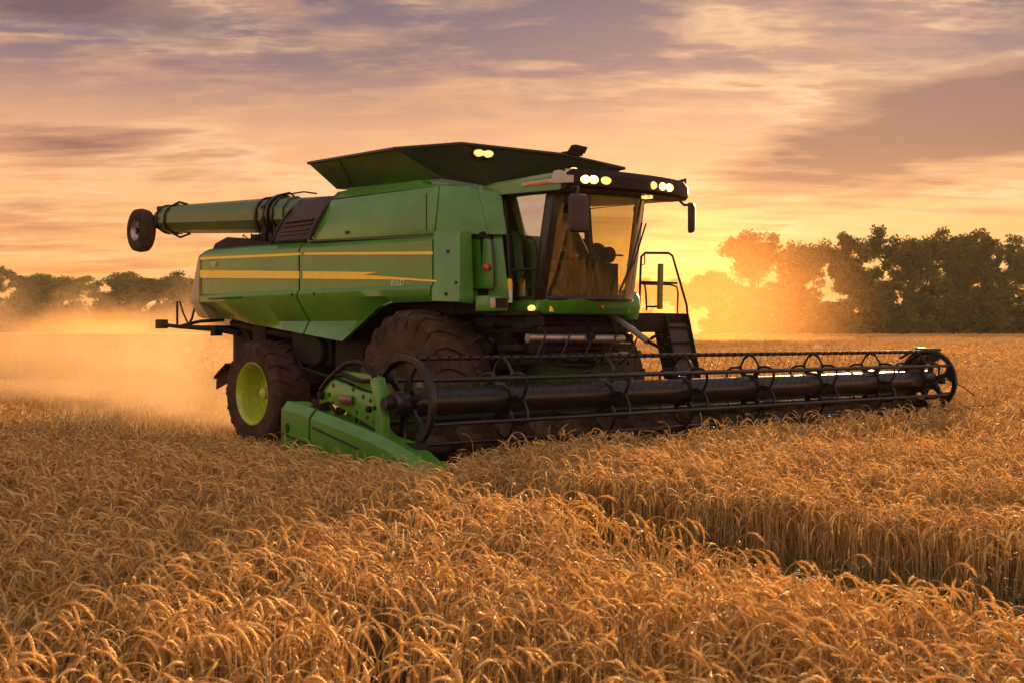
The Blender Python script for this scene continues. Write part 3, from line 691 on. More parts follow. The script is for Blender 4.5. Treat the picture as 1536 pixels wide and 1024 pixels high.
# interior
m = MB(); m.box((4.95, -.28, 2.16), (5.35, .28, 2.50)); st_ = m.build('driver_seat', M['seat'], cab, bevel=.05)
m = MB(); m.loft([[(4.92, -.26, 2.45), (5.04, -.26, 2.45), (5.04, .26, 2.45), (4.92, .26, 2.45)], [(4.88, -.25, 3.0), (4.98, -.25, 3.0), (4.98, .25, 3.0), (4.88, .25, 3.0)], [(4.88, -.13, 3.08), (4.96, -.13, 3.08), (4.96, .13, 3.08), (4.88, .13, 3.08)]]); m.box((4.88, -.12, 3.10), (4.97, .12, 3.25)); m.build('backrest', M['seat'], st_, bevel=.03)
m = MB(); m.box((4.98, .30, 2.58), (5.38, .38, 2.66)); m.build('armrest', M['seat'], st_, bevel=.02)
m = MB(); m.box((4.98, -.38, 2.58), (5.38, -.30, 2.66)); m.build('armrest', M['seat'], st_, bevel=.02)
m = MB(); m.tube([(5.62, 0, 2.15), (5.50, 0, 2.62)], .05)
ring = [(5.49 + .06 * math.cos(2 * PI * k / 24), .19 * math.sin(2 * PI * k / 24), 2.64 + .17 * math.cos(2 * PI * k / 24) * .5) for k in range(25)]
m.tube(ring, .016, 6, caps=False); m.tube([ring[6], ring[18]], .012); m.tube([ring[0], ring[12]], .012); m.build('steering_column', M['black'], cab, smooth=True)
m = MB(); m.box((5.1, -.62, 2.16), (5.45, -.42, 2.62)); m.tube([(5.4, -.5, 2.6), (5.4, -.5, 2.8)], .012); m.build('control_console', M['interior'], cab, bevel=.02)
m = MB(); m.lathe((5.35, -.55, 2.74), [(.001, -.03), (.10, -.03), (.11, 0), (.10, .03), (.001, .03)], 20, axis='u'); m.build('round_display', M['seat'], cab, smooth=True)
m = MB(); m.tube([(5.15, .78, 3.40), (5.4, .80, 3.36), (5.52, .80, 3.2), (5.55, .8, 2.9)], .012, 6); m.box((5.22, .74, 3.22), (5.38, .77, 3.38)); m.build('sun_blind', M['interior'], cab)
# near-side mirror frame panel (green rounded door with rail), lamps, small rail and canister
m = MB(); fr = [mv(697, 357, 1.33), mv(732, 355, 1.28), mv(738, 362, 1.27), mv(742, 425, 1.27), mv(737, 434, 1.28), mv(702, 434, 1.33), mv(697, 425, 1.34)]
m.tube(fr + [fr[0]], .013, 6, caps=False); m.build('door_rail', M['black'], HV, smooth=True)
m = MB(); m.slab([(p[0], p[1] - .02, p[2]) for p in fr], (-.05, -.05, 0)); m.build('service_door', G, HV, bevel=.008)
m = MB(); m.slab([mv(690, 352, 1.38), mv(752, 345, 1.05), mv(764, 450, 1.05), mv(694, 452, 1.40)], (-.08, -.08, 0)); m.build('service_door_panel', G, HV, bevel=.01)
p = mv(729, 401, 1.30); m = MB(); m.lathe((p[0], p[1], p[2]), [(.03, -.03), (.05, 0), (.045, .04), (.001, .06)], 14, axis='u'); m.build('marker_lamp', M['redlens'], HV, smooth=True)
p = mv(736, 455, 1.40); m = MB(); m.box((p[0] - .14, p[1] - .2, p[2] - .10), (p[0] + .10, p[1] + .13, p[2] + .09)); lb = m.build('side_light_box', G, HV, bevel=.015)
m = MB(); m.box((p[0] + .10, p[1] + .02, p[2] - .06), (p[0] + .115, p[1] + .10, p[2] + .06)); m.build('lens', M['cream'], lb, bevel=.004)
m = MB(); m.box((p[0] + .10, p[1] - .17, p[2] - .06), (p[0] + .113, p[1] + .01, p[2] + .06)); m.build('lens', M['brown'], lb)
m = MB(); p0 = mv(757, 405, .98); p1 = mv(803, 404, .98); m.tube([mv(757, 452, .98), p0, p1, mv(800, 452, .98)], .014, 6); m.tube([mv(768, 425, .98), mv(772, 410, .98), mv(780, 404, .98)], .01, 6); m.build('step_rail', M['dkgreen'], HV, smooth=True)
p = mv(764, 435, 1.0); m = MB(); m.lathe(p, [(.001, -.16), (.04, -.16), (.04, .0), (.001, .0)], 16, axis='z'); cn = m.build('canister', M['white'], HV, smooth=True)
m = MB(); m.lathe((p[0], p[1], p[2] + .002), [(.001, 0), (.042, 0), (.042, .12), (.02, .14), (.001, .14)], 16, axis='z'); m.build('cap', M['yellow'], cn, smooth=True)
m = MB(); m.box((4.95, .9, 1.93), (5.6, 1.3, 1.99)); m.box((4.6, .8, 1.80), (5.55, 1.12, 1.93)); m.build('step_platform', M['dark'], HV, bevel=.008)
p = mv(797, 463, .98); m = MB(); m.lathe(p, [(.035, -.03), (.045, 0), (.04, .03), (.001, .05)], 14, axis='u'); m.build('indicator_lamp', M['lampdim'], HV, smooth=True)
p = mv(883, 461, 0.45); m = MB(); m.lathe((5.84, .1, 2.04), [(.02, -.02), (.022, .02), (.001, .025)], 12, axis='u'); m.build('reflector', M['redlens'], cab, smooth=True)
m = MB(); m.slab([(5.63, .72, 1.98), (5.60, .78, 1.98), (5.61, .76, 2.08)], (.012, .012, 0)); m.build('warning_sticker', M['yellow'], cab)
# air intake snorkel shape behind the far pillar
p = mv(942, 445, -1.1); m = MB(); m.lathe((p[0], p[1], p[2] - .15), [(.001, -.18), (.13, -.16), (.17, 0), (.15, .15), (.08, .24), (.001, .26)], 16, axis='z'); m.build('air_filter', G, HV, smooth=True)
m = MB(); m.tube([mv(938, 420, -1.05), mv(946, 404, -1.05), mv(940, 398, -1.05)], .014, 6); m.build('filter_handle', M['black'], HV, smooth=True)

# --- far side platform, ladder and railings
PV = -1.95
m = MB(); m.box((4.45, -2.45, 1.88), (5.05, -.95, 1.98)); m.box((4.98, -2.45, 1.72), (5.06, -.9, 1.99)); m.build('platform', M['dark'], HV, bevel=.01)
LB = [(4.92, -2.42, 1.98), (5.10, -2.0, 1.98)]
m = MB()
for vv in (-1.98, -2.46):
    m.slab([(4.80, vv, 1.98), (5.08, vv, 1.98), (5.42, vv, .62), (5.18, vv, .62)], (0, -.035, 0))
LD = m.build('ladder', M['dark'], HV, bevel=.006)
for k in range(6):
    z = 1.80 - k * .215; u = 5.0 + (1.98 - z) * .25
    m = MB(); m.box((u - .14, -2.46, z - .02), (u + .08, -2.015, z)); m.build('tread', M['dark'], LD, bevel=.004)
m = MB(); m.slab([(5.03, -2.02, 1.97), (5.03, -2.46, 1.97), (5.36, -2.46, .64), (5.36, -2.02, .64)], (-.02, 0, -.006)); m.build('ladder_back', M['grey'], LD)
m = MB()
RV = -2.0
m.tube([mv(959, 465, RV), mv(961, 400, RV), mv(962, 385, RV), mv(968, 379.5, RV), mv(1003, 380, RV), mv(1009, 384, RV), mv(1012, 395, RV), (5.2, -2.3, 2.1), mv(1032, 485, -2.5), mv(1031, 497, -2.5), mv(1026, 503, -2.5)], .018, 8)
m.tube([mv(959, 423, RV), mv(1016, 425, -2.2)], .016, 8); m.tube([mv(960, 426, RV), mv(1004, 427, -2.05), mv(1015, 430, -2.1), mv(1017, 440, -2.1), mv(1016, 470, -2.1)], .014, 8)
m.tube([mv(967, 427, RV), mv(969, 440, RV), mv(970, 466, RV)], .014, 8); m.tube([mv(967, 381, RV), mv(967, 396, RV), mv(963, 398, RV)], .01, 6)
m.tube([mv(970, 460, RV), mv(994, 460, RV)], .014)
m.build('handrail', M['black'], HV, smooth=True)
p0 = mv(989.5, 464, RV + .05); p1 = mv(991, 396, RV + .05); m = MB(); m.tube([p0, p1], .042, 14); m.build('marker_post', M['post'], HV, smooth=True)
# grey brace tube
m = MB(); m.tube([mv(905, 462, -.5), mv(925, 478, -.55), mv(972, 512, -.6)], .042, 12); br = m.build('brace_tube', M['tube'], HV, smooth=True)
m = MB(); m.tube([mv(972, 512, -.6), mv(996, 524, -.62)], .022, 10); m.build('brace_rod', M['dark'], br, smooth=True)
m = MB(); m.tube([mv(976, 508, -.6), mv(985, 503, -.62), mv(992, 503, -.62)], .02); m.build('brace_hook', M['dark'], br, smooth=True)
m = MB(); m.tube([mv(893, 465, -.4), mv(908, 463, -.5)], .045); m.build('brace_socket', M['dark'], br, smooth=True)

# --- under the cab: feeder house, pipes, clutter
m = MB(); m.loft([[(4.6, -.75, 1.1), (4.6, .75, 1.1), (4.6, .75, 1.85), (4.6, -.75, 1.85)], [(5.75, -.75, .42), (5.75, .75, .42), (5.75, .75, 1.02), (5.75, -.75, 1.02)]]); FH = m.build('feeder_house', M['dkgreen'], HV, bevel=.02)
m = MB(); random.seed(11)
for k in range(5):
    z = 1.86 - k * .13; m.tube([(4.9 + .05 * k, 1.1, z), (5.3, .7, z - .02), (5.45, 0, z - .03), (5.3, -.7, z)], .025 + .01 * (k % 2), 8)
m.build('hydraulic_pipe', M['dark'], HV, smooth=True)
m = MB()
for k in range(26):
    u = 4.7 + random.random() * .75; v = -1.1 + random.random() * 2.2; z = 1.35 + random.random() * .5
    m.box((u, v, z), (u + .06 + random.random() * .15, v + .06 + random.random() * .3, z + .04 + random.random() * .12))
m.box((4.7, -1.0, 1.72), (5.45, 1.05, 1.80)); m.box((5.0, -.95, 1.50), (5.38, 1.1, 1.58))
m.build('underframe', M['dark'], HV, bevel=.006)
m = MB(); m.tube([(5.45, 1.0, 1.66), (5.55, -.6, 1.64)], .055, 12); m.tube([(5.35, .2, 1.42), (5.35, -.9, 1.40)], .06, 12); m.build('hydraulic_cylinder', M['steel'], HV, smooth=True)
m = MB()
for k in range(5):
    v = -.9 + k * .42; m.tube([(5.4, v, 1.9), (5.6, v + .05, 1.7), (5.55, v + .15, 1.45), (5.3, v + .1, 1.3)], .014, 6)
m.tube([mv(893, 505, -.3), mv(905, 520, -.3), mv(900, 535, -.3)], .014)
m.build('hydraulic_hose', M['black'], HV, smooth=True)

# --- header (cutting platform)
V0, V1 = 3.72, -6.72
m = MB(); m.slab([(5.72, V0, .28), (5.72, V1, .28), (5.62, V1, .80), (5.62, V0, .80)], (-.03, 0, 0)); m.box((5.50, V1, .78), (5.62, V0, .86)); m.box((5.50, V1, .25), (5.62, V0, .36))
m.build('header_back', M['dkgreen'], HV, bevel=.006)
m = MB(); m.slab([(5.70, V0, .27), (5.70, V1, .27), (6.85, V1, .14), (6.85, V0, .14)], (0, 0, -.03)); m.build('header_floor', M['auger'], HV)
m = MB(); m.tube([(6.05, V0, .52), (6.05, V1, .52)], .10, 16)
SCR = m.build('header_auger', M['auger'], HV, smooth=True)
m = MB(); n = 700; vs = []
for i in range(n + 1):
    v = V0 - (V0 - V1) * i / n; a = (v - 0) * 2 * PI / .55 * (1 if v > -1.4 else -1)
    vs += [(6.05 + .10 * math.cos(a), v, .52 + .10 * math.sin(a)), (6.05 + .26 * math.cos(a), v, .52 + .26 * math.sin(a))]
m.add(vs, [(2 * i, 2 * i + 1, 2 * i + 3, 2 * i + 2) for i in range(n)]); m.build('flighting', M['auger'], SCR)
m = MB(); m.box((6.83, V1, .11), (6.90, V0, .15))
k = V0
while k > V1:
    m.add([(6.88, k, .12), (6.88, k - .05, .12), (7.02, k - .025, .10), (6.88, k, .15), (6.88, k - .05, .15)], [(0, 1, 2), (3, 2, 4), (0, 2, 3), (1, 4, 2), (0, 3, 4, 1)]); k -= .076
m.build('cutter_bar', M['dark'], HV)
# near end divider: two green mouldings
def side_body(top, bot, vo, thick, name, taper_in=.06, tip=None):
    m = MB(); rings = []
    for (u, zt), (u2, zb), th in zip(top, bot, thick):
        rings.append([(u, vo, zt - .06), (u, vo - .05, zt), (u, vo - th, zt - .015), (u, vo - th, zb), (u2, vo - .02, zb), (u2, vo + .03, (zt * .45 + zb * .55)), (u, vo + .025, zt - .09)])
    m.loft(rings); return m.build(name, M['green2'], HV, smooth=True)
T = lambda x, y: (mv(x, y, 4.0)[0], mv(x, y, 4.0)[2])
dv1 = side_body([T(425, 601), T(445, 606), T(466, 613)], [(T(425, 0)[0], .30), (T(445, 0)[0], .24), (T(466, 0)[0], .2)], 4.0, [.30, .32, .32], 'end_divider')
xs = [(469, 615), (500, 626), (540, 642), (575, 657), (610, 677), (640, 697), (656, 711)]
th = [.28, .27, .26, .26, .28, .22, .03]
dv2 = side_body([T(*p) for p in xs], [(T(p[0], 0)[0], z) for p, z in zip(xs, (.2, .18, .16, .15, .15, .2, .30))], 4.0, th, 'end_divider')
m = MB(); m.tube([(T(472, 0)[0], 4.03, T(472, 640)[1]), (T(540, 0)[0], 4.032, T(540, 672)[1])], .012, 6); m.build('groove', M['black'], dv2)
m = MB(); m.tube([(T(421, 0)[0] + .02, 4.033, T(421, 647)[1]), (T(464, 0)[0], 4.033, T(464, 664)[1])], .010, 6); m.build('groove', M['black'], dv1)
for (x, y) in ((435, 641), (450, 664)):
    m = MB(); c = T(x, y); m.lathe((c[0], 4.02, c[1]), [(.035, 0), (.035, .022), (.001, .024)], 12); m.v = [(c[0] + (p[0] - c[0]) * .8, p[1], c[1] + (p[2] - c[1]) * 1.5) for p in m.v]; m.build('slot', M['black'], dv1)
# rear top piece between divider and end shield, and end sheet of the header
m = MB(); m.prism([(5.60, .10), (5.60, .95), (5.85, 1.0), (6.6, .62), (7.1, .30), (7.1, .10)], 3.72, 3.76); m.build('end_sheet', M['green2'], HV, bevel=.01)
m = MB(); m.prism([(5.50, .15), (5.50, .95), (5.9, .80), (6.9, .42), (7.2, .2)], -6.78, -6.73); m.build('end_sheet', M['black'], HV, bevel=.01)
# green end shield with belt guard
SHV = 3.90
S = lambda x, y: mv(x, y, SHV)
sp = [S(478, 606), S(480, 592), S(488, 577), S(498, 568), S(518, 575), S(540, 585), S(558, 590), S(566, 604), S(569, 640), S(560, 642), S(538, 628), S(512, 612), S(492, 602)]
m = MB(); m.prism(sp, SHV - .05, SHV); SH = m.build('reel_end_shield', M['green2'], HV, bevel=.012)
sp2 = [S(498, 565), S(508, 556), S(540, 560), S(556, 566), S(560, 588), S(540, 583), S(520, 573)]
m = MB(); m.prism(sp2, SHV - .10, SHV - .04); m.build('inner_plate', M['green2'], SH, bevel=.008)
m = MB(); m.prism([S(556, 562), S(566, 566), S(572, 598), S(574, 655), S(566, 668), S(562, 600)], SHV - .10, SHV + .02); m.build('shield_post', M['green2'], SH, bevel=.01)
m = MB(); m.tube([S(482, 584), S(492, 570), S(506, 556), S(520, 545), S(535, 543), S(550, 547), S(558, 556), S(562, 566)], .030, 8); m.tube([S(500, 562), S(514, 561), S(530, 568), S(545, 571), S(560, 569)], .022, 8); m.build('guard_hoop', M['brown'], SH, smooth=True)
m = MB(); c = S(522, 600); m.box((c[0] - .11, SHV, c[2] - .045), (c[0] + .12, SHV + .05, c[2] + .055)); m.build('handle_block', M['maroon'], SH, bevel=.02)
for (x, y) in ((500, 577), (494, 591), (499, 603), (535, 617), (545, 594), (556, 600), (551, 625), (561, 632), (530, 583)):
    m = MB(); c = S(x, y); m.lathe((c[0], SHV - .002, c[2]), [(.024, 0), (.024, .006), (.001, .007)], 12); m.build('bolt_hole', M['black'], SH)
for (x, y, r_) in ((555, 613, .035), (565, 611, .022), (483, 592, .05)):
    m = MB(); c = S(x, y); m.lathe((c[0], SHV - .002, c[2]), [(r_, 0), (r_ * .9, .04), (.001, .045)], 14); m.build('bolt', M['dark'], SH, smooth=True)
m = MB()
for (x0, y0, x1, y1, r_) in ((470, 610, 492, 590, .035), (492, 602, 520, 640, .02), (506, 610, 504, 640, .018), (535, 625, 530, 655, .018), (480, 612, 560, 662, .022), (495, 625, 565, 655, .015)):
    m.tube([mv(x0, y0, SHV - .05), mv(x1, y1, SHV - .05)], r_, 8)
c = S(476, 607); m.box((c[0] - .12, SHV - .14, c[2] - .07), (c[0] + .05, SHV - .01, c[2] + .06)); m.box((6.0, 3.77, .55), (6.35, 3.86, .85))
c = S(600, 672); m.box((c[0] - .25, SHV - .2, c[2] - .06), (c[0] + .2, SHV - .05, c[2] + .05))
m.build('drive_linkage', M['dark'], SH, bevel=.006)
m = MB(); c = S(590, 668); m.prism([S(572, 655), S(590, 660), S(612, 668), S(618, 690), S(600, 694), S(575, 682)], SHV - .2, SHV - .14); m.build('lower_bracket', M['green2'], SH, bevel=.01)

# --- reel
RU, RZ = 6.5, 1.0; RR = .445
ax = [(RU, 3.62, 1.025), (RU, -6.62, .965)]
def rz(v): return ax[1][2] + (ax[0][2] - ax[1][2]) * (v - ax[1][1]) / (ax[0][1] - ax[1][1])
m = MB(); m.tube(ax, .152, 32); REEL = m.build('reel', M['reelblack'], HV, smooth=True)
m = MB(); m.tube([(RU, -6.6, rz(-6.6)), (RU, -6.95, rz(-6.95))], .05, 14); m.box((RU - .07, -7.0, .90), (RU + .07, -6.9, 1.04)); m.build('axle_hub', M['dark'], REEL, smooth=True)
m = MB(); m.tube([(RU, 3.62, rz(3.62)), (RU, 3.92, rz(3.9))], .06, 14); m.lathe((RU, 3.70, rz(3.7)), [(.001, .12), (.10, .12), (.12, .08), (.12, -.05), (.001, -.05)], 20); m.build('axle_hub', M['black'], REEL, smooth=True)
# near end wheel: rim, spokes
def end_wheel(v, nspk, web, r_=RR + .035, seed=0):
    m = MB(); zc_ = rz(v)
    m.lathe((RU, v, zc_), [(r_, -.02), (r_ + .012, .02), (r_ + .005, .05), (r_ - .05, .05), (r_ - .075, .02), (r_ - .08, -.02), (r_, -.02)], 64)
    for k in range(nspk):
        a = 2 * PI * (k + .28) / nspk; d_ = Vector((math.cos(a), 0, math.sin(a))); t_ = Vector((-math.sin(a), 0, math.cos(a)))
        c_ = Vector((RU, v, zc_)); rings = []
        for (rd, wd_, th_) in ((.08, .055, .04), (.20, .035, .03), (.30, .035, .03), (r_ - .06, web, .03)):
            p = c_ + d_ * rd; rings.append([tuple(p - t_ * wd_ - Vector((0, th_ / 2, 0))), tuple(p + t_ * wd_ - Vector((0, th_ / 2, 0))), tuple(p + t_ * wd_ + Vector((0, th_ / 2, 0))), tuple(p - t_ * wd_ + Vector((0, th_ / 2, 0)))])
        m.loft(rings)
    return m.build('end_wheel', M['reelblack'], REEL, smooth=True)
end_wheel(3.64, 6, .10); end_wheel(-6.60, 6, .17)
angs = [R(92 - 60 * k) for k in range(6)]
for a in angs:
    bu, bz = RR * math.cos(a), RR * math.sin(a)
    m = MB(); m.tube([(RU + bu, 3.62, rz(3.62) + bz), (RU + bu, -6.58, rz(-6.58) + bz)], .023, 8)
    bar = m.build('reel_bar', M['reelblack'], REEL, smooth=True)
    m = MB(); k = 3.5
    while k > -6.5:
        z0 = rz(k) + bz; m.tube([(RU + bu, k, z0), (RU + bu - .015, k, z0 - .09), (RU + bu - .05, k + .01, z0 - .19)], .0035, 4, caps=False)
        if a == angs[0]: m.box((RU + bu - .026, k - .012, z0 - .026), (RU + bu + .026, k + .02, z0 + .026))
        k -= .145
    m.build('tine_comb', M['dark'], bar)
for sv in (2.32, .72, -.69, -2.05, -3.5, -4.97, -6.25):
    m = MB(); zc_ = rz(sv)
    m.lathe((RU, sv, zc_), [(.154, -.045), (.18, -.04), (.185, 0), (.18, .04), (.154, .045)], 28)
    for a in angs:
        for sgn in (-1, 1):
            pts = []
            for f in (0, .3, .6, .85, 1.0):
                rd = .15 + (RR - .15) * f; aa = a + sgn * (.62 * (1 - f) ** .8 + .18 * math.sin(PI * f)) ; pts.append((RU + rd * math.cos(aa), sv, zc_ + rd * math.sin(aa)))
            m.tube(pts, [.028, .020, .017, .017, .022], 6)
    m.build('spider', M['reelblack'], REEL, smooth=True)
# reel support arms
for vv in (3.80, -6.85):
    m = MB(); m.tube([(5.55, vv, .9), (5.9, vv, 1.12), (RU, vv, rz(vv))], [.05, .045, .04], 8); m.build('reel_arm', M['dkgreen'] if vv > 0 else M['black'], HV, smooth=True)
# far end guard and divider rod
m = MB(); m.prism([(6.2, .62), (6.05, 1.0), (6.2, 1.36), (6.6, 1.40), (6.3, 1.1)], -6.72, -6.70); m.tube([(6.0, -6.6, 1.3), (6.3, -6.62, 1.46), (6.7, -6.62, 1.44)], .02); m.tube([(6.6, -6.95, .98), (6.7, -7.3, .85), (6.8, -7.5, .70)], .01, 6); m.tube([(6.9, -6.8, .50), (7.1, -7.1, .56), (7.2, -7.35, .58)], .018, 6)
m.loft([[(6.6, -6.74, .2), (6.6, -6.84, .2), (6.6, -6.84, .5), (6.6, -6.74, .55)], [(7.6, -6.78, .25), (7.6, -6.80, .25), (7.6, -6.80, .28), (7.6, -6.78, .28)]])
m.build('far_end_divider', M['black'], HV, bevel=.003)

# --- the operator, a body in one skinned surface, seated with both hands on the wheel
def operator():
    J = {'pelvis': ((5.08, 0, 2.56), .15), 'waist': ((5.07, 0, 2.72), .135), 'chest': ((5.06, 0, 2.92), .155), 'neck0': ((5.07, 0, 3.06), .07), 'neck': ((5.09, 0, 3.12), .055),
         'head0': ((5.12, 0, 3.18), .085), 'head1': ((5.125, 0, 3.25), .098), 'crown': ((5.115, 0, 3.31), .07)}
    E = [('pelvis', 'waist'), ('waist', 'chest'), ('chest', 'neck0'), ('neck0', 'neck'), ('neck', 'head0'), ('head0', 'head1'), ('head1', 'crown')]
    for s in (1, -1):
        n = str(s)
        J['sh' + n] = ((5.07, .19 * s, 2.98), .07); J['el' + n] = ((5.20, .26 * s, 2.72), .05); J['wr' + n] = ((5.40, .19 * s, 2.70), .032); J['pa' + n] = ((5.455, .18 * s, 2.69), .034)
        J['hip' + n] = ((5.12, .10 * s, 2.54), .10); J['kn' + n] = ((5.50, .16 * s, 2.54), .072); J['an' + n] = ((5.56, .16 * s, 2.24), .045); J['to' + n] = ((5.68, .17 * s, 2.20), .04)
        E += [('chest', 'sh' + n), ('sh' + n, 'el' + n), ('el' + n, 'wr' + n), ('wr' + n, 'pa' + n), ('pelvis', 'hip' + n), ('hip' + n, 'kn' + n), ('kn' + n, 'an' + n), ('an' + n, 'to' + n)]
        for f in range(4):
            y0 = (.165 + .014 * f) * s; k = 'f%d' % f + n
            J[k + 'a'] = ((5.485, y0, 2.705 - .004 * f), .010); J[k + 'b'] = ((5.51, y0, 2.69 - .004 * f), .009); J[k + 'c'] = ((5.505, y0, 2.665), .008)
            E += [('pa' + n, k + 'a'), (k + 'a', k + 'b'), (k + 'b', k + 'c')]
        J['th' + n] = ((5.47, .145 * s, 2.68), .011); J['tt' + n] = ((5.49, .135 * s, 2.665), .009); E += [('pa' + n, 'th' + n), ('th' + n, 'tt' + n)]
    names = list(J); me = bpy.data.meshes.new('person')
    me.from_pydata([(J[k][0][0], -J[k][0][1], J[k][0][2]) for k in names], [(names.index(a), names.index(c)) for a, c in E], [])
    o = bpy.data.objects.new('person', me); C.objects.link(o); o.location = HV.location; o.rotation_euler = HV.rotation_euler
    md = o.modifiers.new('skin', 'SKIN')
    if not me.skin_vertices:
        bpy.context.view_layer.objects.active = o; 
    for i, k in enumerate(names):
        me.skin_vertices[0].data[i].radius = (J[k][1], J[k][1])
    me.skin_vertices[0].data[0].use_root = True
    o.modifiers.new('sub', 'SUBSURF').levels = 1; o.modifiers['sub'].render_levels = 1
    me.materials.append(M['skin']); tag(o, 'person in dark clothes and a cap seated in the cab, hands on the wheel', 'person')
    def child(nm, mb, mt):
        c = mb.build(nm, mt, o, smooth=True); return c
    m = MB(); m.lathe((5.115, 0, 3.28), [(.112, -.02), (.112, .02), (.09, .065), (.05, .085), (.001, .09)], 20, axis='z'); m.slab([(5.20, -.07, 3.27), (5.30, -.04, 3.26), (5.30, .04, 3.26), (5.20, .07, 3.27)], (0, 0, .01)); child('cap', m, M['shirt'])
    m = MB(); m.loft([[(5.215, -.012, 3.20), (5.215, .012, 3.20), (5.215, 0, 3.25)], [(5.238, -.008, 3.205), (5.238, .008, 3.205), (5.22, 0, 3.245)]]); child('nose', m, M['skin'])
    m = MB()
    m.loft([[(5.08 + a_ * k * .62, b_ * k, z) for a_, b_ in [(math.cos(2 * PI * i / 16), math.sin(2 * PI * i / 16)) for i in range(16)]] for z, k in ((2.46, .19), (2.6, .185), (2.75, .175), (2.92, .205), (3.02, .19), (3.07, .09))])
    for s in (1, -1): m.tube([(5.07, .16 * s, 2.99), (5.20, .265 * s, 2.72), (5.38, .20 * s, 2.70)], [.088, .062, .045], 12)
    child('shirt', m, M['shirt'])
    m = MB()
    for s in (1, -1): m.tube([(5.08, .10 * s, 2.54), (5.50, .16 * s, 2.55), (5.56, .16 * s, 2.24), (5.71, .17 * s, 2.20)], [.12, .088, .06, .05], 12)
    child('trousers', m, M['interior'])
try: operator()
except Exception as ex: print('operator', ex)
# straw and chaff thrown up behind the machine and around the reel
m = MB(); random.seed(8)
for k in range(520):
    if k % 3: u, v, z = random.gauss(-4.0, 2.6), random.gauss(.6, 1.6), abs(random.gauss(.9, .8)) + .25
    else: u, v, z = random.gauss(5.6, .8), random.uniform(-6, 3.6), abs(random.gauss(.9, .5)) + .3
    x, y = W(u, v); a = random.random() * PI; tl = random.uniform(-1, 1); l_ = random.uniform(.006, .03); wd = random.uniform(.0015, .004)
    dx, dy, dz = math.cos(a) * math.cos(tl) * l_, math.sin(a) * math.cos(tl) * l_, math.sin(tl) * l_
    m.add([(x - dx, y - dy, z - dz), (x + dx, y + dy, z + dz), (x + dx, y + dy, z + dz + wd), (x - dx, y - dy, z - dz + wd), (x, y + wd, z)], [(0, 1, 2, 3), (0, 1, 4), (3, 2, 4)])
ch = m.build('chaff', M['cream'], None, world=True); ch['kind'] = 'stuff'
# ------------------------------------------------------------------ vegetation materials
def leafmat(name, cols, trans=.45, rough=.75, rnd=.25, vscale=.0):
    m = bpy.data.materials.new(name); m.use_nodes = True; t = m.node_tree; q = NB(t)
    for n in list(t.nodes): t.nodes.remove(n)
    inf = q.n('ShaderNodeObjectInfo').outputs['Random']
    geo = q.n('ShaderNodeNewGeometry').outputs['Random Per Island']
    oc = q.n('ShaderNodeTexCoord').outputs['Object']
    nz = q.n('ShaderNodeTexNoise', ins={'Vector': oc, 'Scale': vscale or 8.0, 'Detail': 3.0}).outputs[0]
    f = q.m('ADD', q.m('MULTIPLY', geo, .5), q.m('ADD', q.m('MULTIPLY', inf, .2), q.m('MULTIPLY', nz, .3))) if vscale == 0 else q.m('ADD', q.m('MULTIPLY', geo, .18), q.m('MULTIPLY', q.m('SUBTRACT', q.m('MULTIPLY', nz, 2.6), .8), .82))
    col = q.ramp(f, [(.2, cols[0]), (.5, cols[1]), (.8, cols[2])])
    df = q.n('ShaderNodeBsdfPrincipled', ins={'Base Color': col, 'Roughness': rough, 'Specular IOR Level': .22})
    tr = q.n('ShaderNodeBsdfTranslucent', ins={0: col})
    mx = q.n('ShaderNodeMixShader', ins={0: trans}); t.links.new(df.outputs[0], mx.inputs[1]); t.links.new(tr.outputs[0], mx.inputs[2])
    o = q.n('ShaderNodeOutputMaterial'); t.links.new(mx.outputs[0], o.inputs[0]); return m
M['stalk'] = leafmat('wheat_stalk', [(.26, .15, .045), (.63, .40, .14), (.88, .65, .31)], .30, .6)
M['ear'] = leafmat('wheat_ear', [(.46, .25, .068), (.87, .54, .165), (.97, .76, .37)], .38, .6)
M['blade'] = leafmat('weed_blade', [(.09, .105, .025), (.20, .16, .05), (.42, .28, .09)], .4, .6)
M['leaf'] = leafmat('tree_leaf', [(.024, .036, .007), (.060, .076, .014), (.125, .115, .022)], .34, .7, vscale=.32)
M['leaf2'] = leafmat('bush_leaf', [(.020, .032, .007), (.055, .068, .014), (.11, .105, .024)], .30, .7, vscale=.35)
M['bark'] = mat('bark', (.055, .038, .026), .9, var=.4, vscale=2)

